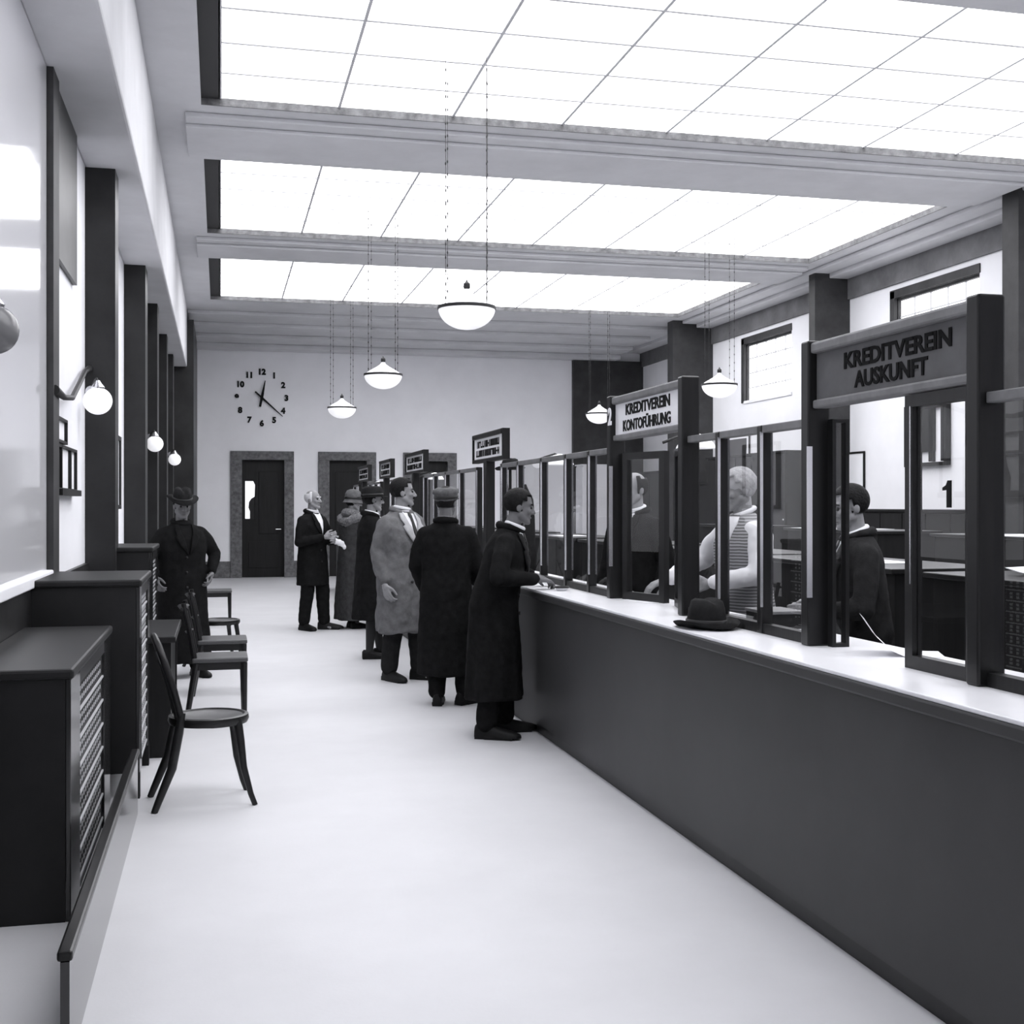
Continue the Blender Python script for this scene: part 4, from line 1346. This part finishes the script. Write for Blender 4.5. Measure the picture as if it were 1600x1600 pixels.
    if hat:
        if hat == 'fedora':
            ho = fedora('hat', None, (0, 0, 0), 0, body.get('hatm', M['felt']))
            band = ho.children[0]
            m4 = hm @ Matrix.Translation((0, -0.008, 0.052)) @ Matrix.Rotation(R(-6), 4, 'X') @ Matrix.Scale(1.03, 4)
            for q in (ho, band):
                q.data.transform(m4)
                q.data.transform(S)
            ho.parent = o
        else:
            if hat == 'cloche':
                prof = [(0.128, -0.045), (0.120, -0.040), (0.104, -0.005), (0.102, 0.03), (0.098, 0.075), (0.078, 0.112), (0.045, 0.13), (0.0, 0.136)]
            elif hat == 'brimmed':
                prof = [(0.150, -0.008), (0.145, -0.002), (0.103, 0.0), (0.104, 0.04), (0.100, 0.075), (0.085, 0.098), (0.04, 0.106), (0.0, 0.105)]
            else:
                prof = [(0.098, -0.012), (0.104, 0.0), (0.106, 0.035), (0.116, 0.05), (0.112, 0.075), (0.07, 0.092), (0.0, 0.094)]
            hb = MB().lathe(prof, n=36, sx=0.90, sy=1.08)
            m4 = hm @ Matrix.Translation((0, -0.010, 0.030)) @ Matrix.Rotation(R(body.get('hat_tip', 6)), 4, 'X')
            ho = child('hat', moved(hb, m4).mesh('hat'), body.get('hatm', M['felt']))
            rb = MB().lathe([(0.1045, 0.002), (0.1075, 0.004), (0.1065, 0.028), (0.103, 0.030)], n=36, sx=0.905, sy=1.085)
            band = moved(rb, m4).mesh('hat_band')
            band.transform(S)
            bo = link('hat_band', band, M['ribbon'], ho, 2)
            if hat == 'cap':
                pk = MB().lathe([(0.0, 0.0), (0.09, 0.0), (0.09, 0.008), (0.0, 0.008)], (0, 0.085, -0.012), n=20, sx=0.9, sy=0.55)
                pm = moved(pk, m4).mesh('hat_peak')
                pm.transform(S)
                link('hat_peak', pm, body.get('hatm', M['felt']), ho, True)
    return o, child, S, k


def at(u, d):
    """ground position seen in column u of the photograph at depth d"""
    cx = (u - 800.0) / 1900.0 * d
    c, s = math.cos(YAW), math.sin(YAW)
    return cx * c + d * s, d * c - cx * s

HANG = dict(armR=((0.27, -0.03, 1.12), (0.27, 0.07, 0.88)), armL=((-0.27, -0.03, 1.12), (-0.27, 0.07, 0.88)))

def local(X, Y, facing, H, pts):
    """points of the room in the person's own frame"""
    a, k = R(facing), H / 1.75
    out = []
    for x, y, z in pts:
        dx, dy = x - X, y - Y
        out.append(((dx * math.cos(a) - dy * math.sin(a)) / k, (dx * math.sin(a) + dy * math.cos(a)) / k, z / k))
    return tuple(out)

# the man leaning at the counter
X, Y, A, H = 1.83, 8.16, 112, 1.71
person('man in a long dark overcoat leaning on the white counter, nearest of the queue', X, Y, A, H,
       dict(lean=14, nod=10, turn=-16, hair='short', skin=M['skin_dark'],
            armR=local(X, Y, A, H, ((1.78, 7.80, 1.10), (2.09, 8.02, 1.075))), handR=(-0.75, 0.65, -0.12), palmR=(-0.3, 0.1, -0.95), thumbR=(-0.6, -0.6, 0.3), curlR=0.75,
            armL=local(X, Y, A, H, ((2.0, 8.46, 1.13), (2.16, 8.46, 1.075))), handL=(0.3, 1, -0.15), palmL=(0.3, 0, -0.95), thumbL=(0.9, 0.3, 0.2), curlL=0.5,
            footR=(0.15, -0.02), footL=(-0.12, 0.06), toeR=6, toeL=-20),
       dict(m=M['coat_black'], hem=0.27, flare=1.12, bulk=0.022, seed=3, folds=0.08, lapelm=M['coat_dark'], cuff=0.95))
# the one with the grey cap, back to the camera
x, y = at(697, 9.65)
person('person in a long black coat and a grey cap, back turned, second in the queue', x, y, 22, 1.72,
       dict(turn=10, hat='cap', hatm=M['felt_grey'], hair='short', skin=M['skin_dark'],
            armR=((0.24, 0.04, 1.12), (0.20, 0.24, 0.98)), armL=((-0.25, 0.0, 1.12), (-0.22, 0.16, 0.92)), footR=(0.15, 0.02), footL=(-0.06, -0.04), toeR=30),
       dict(m=M['coat_black'], hem=0.24, flare=1.0, bulk=0.012, seed=5))
# the man in the light coat
x, y = at(628, 11.0)
person('man in a light grey overcoat with pale wide lapels, third in the queue', x, y, 146, 1.82,
       dict(turn=-52, hair='short', hairm=M['hair_dark'], skin=M['skin'], moustache=True,
            armR=((0.26, -0.05, 1.13), (0.25, 0.05, 0.86)), armL=((-0.26, 0.0, 1.13), (-0.25, 0.12, 0.90)), curlR=0.8, footR=(0.11, -0.03), footL=(-0.12, 0.10), toeL=-22),
       dict(m=M['coat_light'], hem=0.42, flare=1.03, bulk=0.03, seed=8, lapelm=M['knit_pale'], crease=0.02, double=True, trousers=M['coat_dark']))
# the woman in the dark hat
x, y = at(581, 12.55)
person('woman in a dark close hat and knee-length black coat with white collar', x, y, 84, 1.76,
       dict(female=True, nod=4, hat='brimmed', hatm=M['felt'], hair='wavy', skin=M['skin'],
            armR=((0.25, 0.0, 1.14), (0.17, 0.22, 0.96)), armL=((-0.25, 0.0, 1.14), (-0.2, 0.2, 0.98)), curlR=0.8, footR=(0.07, -0.04), footL=(-0.07, 0.10)),
       dict(m=M['coat_black'], hem=0.40, flare=1.08, seed=11, tie=False, lapel=False, bulk=0.02))
# the woman in the fur collar
x, y = at(551, 15.6)
person('woman in a grey hat and dark coat with a pale fur shoulder collar', x, y, 60, 1.74,
       dict(female=True, nod=10, turn=20, hat='cloche', hatm=M['felt_grey'], hair='wavy', skin=M['skin'],
            armR=((0.25, 0.03, 1.14), (0.12, 0.26, 1.06)), armL=((-0.25, 0.03, 1.14), (-0.1, 0.27, 1.06)), footR=(0.08, 0.0), footL=(-0.08, 0.05)),
       dict(m=M['coat_grey'], hem=0.11, flare=1.10, seed=13, tie=False, shirt=False, lapel=False, bulk=0.02, collar=0.05, collarm=M['fur'], stole=True))
# the old man
x, y = at(488, 15.4)
o, child, S, k = person('elderly bald man in a dark overcoat standing apart, holding white gloves', x, y, 135, 1.77,
       dict(turn=-12, nod=0, hair='fringe', hairm=M['hair_white'], skin=M['skin'],
            armR=((0.27, 0.02, 1.10), (0.10, 0.25, 1.16)), armL=((-0.27, 0.06, 1.10), (-0.06, 0.29, 1.12)), palmR=(-0.5, -0.8, 0), palmL=(0.5, -0.8, 0), curlR=0.8, curlL=0.9, footR=(0.10, -0.04), footL=(-0.12, 0.10), toeL=-30, toeR=14),
       dict(m=M['coat_black'], hem=0.56, flare=0.98, bulk=0.008, seed=17, tie=False))
gl = MB()
gx = Vector((-0.06, 0.33, 1.11)) * k
for q, (dx, dz, r) in enumerate(((0, 0, 0.042), (-0.05, -0.015, 0.045), (-0.095, -0.035, 0.042), (-0.12, -0.075, 0.034))):
    gl.sphere(gx + Vector((dx, 0.012 * q, dz)), r, 12, 8, 1, 0.6, 1)
g = link('white_gloves', solid(gl, 0.008, 'white_gloves', 3, 0.5, 0.006, 20), M['cloth_white'], None, 2)
g.location, g.rotation_euler = o.location, o.rotation_euler
tag(g, 'crumpled white gloves held by the elderly bald man', 'gloves')
# the big man on the left
x, y = at(284, 11.2)
person('broad man in a black coat and dark hat standing by the chairs on the left', x, y, 158, 1.69,
       dict(turn=8, nod=10, hat='fedora', hair='short', skin=M['skin_dark'],
            armR=((0.31, -0.02, 1.14), (0.30, 0.10, 0.98)), armL=((-0.33, 0.0, 1.16), (-0.26, 0.10, 1.00)), curlR=0.8, curlL=0.8, footR=(0.14, 0), footL=(-0.14, 0.04)),
       dict(m=M['coat_black'], hem=0.14, flare=1.12, bulk=0.035, seed=21, shirt=False))

# clerks behind the counter
x, y = at(1165, 7.4)
person('clerk in a striped knit waistcoat and white collar behind the screen', x, y, 258, 1.80,
       dict(lean=3, turn=16, nod=12, hair='wavy', hairm=M['hair_grey'], skin=M['skin'],
            armR=((0.34, 0.06, 1.20), (0.26, 0.36, 1.10)), armL=((-0.25, 0.10, 1.14), (-0.10, 0.30, 1.09)), handR=(0.1, 1, -0.35), palmR=(0, 0, -1), thumbR=(-1, 0.2, 0)),
       dict(m=M['striped'], short=True, name='waistcoat', sleeve=M['cloth_white'], seed=23, lapel=False, tie=False, collar=0, crease=0.006, cuff=0.96))
x, y = at(1352, 6.5)
person('clerk in a dark suit bowed in the open window below the grey sign', x, y, 285, 1.69,
       dict(lean=6, turn=-6, nod=12, hair='short', skin=M['skin'],
            armR=((0.28, 0.10, 1.08), (0.12, 0.30, 1.06)), armL=((-0.28, 0.08, 1.08), (-0.12, 0.30, 1.06)), curlR=0.8),
       dict(m=M['coat_dark'], short=True, name='jacket', seed=25))
x, y = at(992, 9.0)
person('balding clerk in a dark suit behind the open window of the white sign', x, y, 240, 1.82,
       dict(turn=10, nod=6, hair='fringe', skin=M['skin'], **HANG),
       dict(m=M['coat_black'], short=True, name='jacket', seed=27))
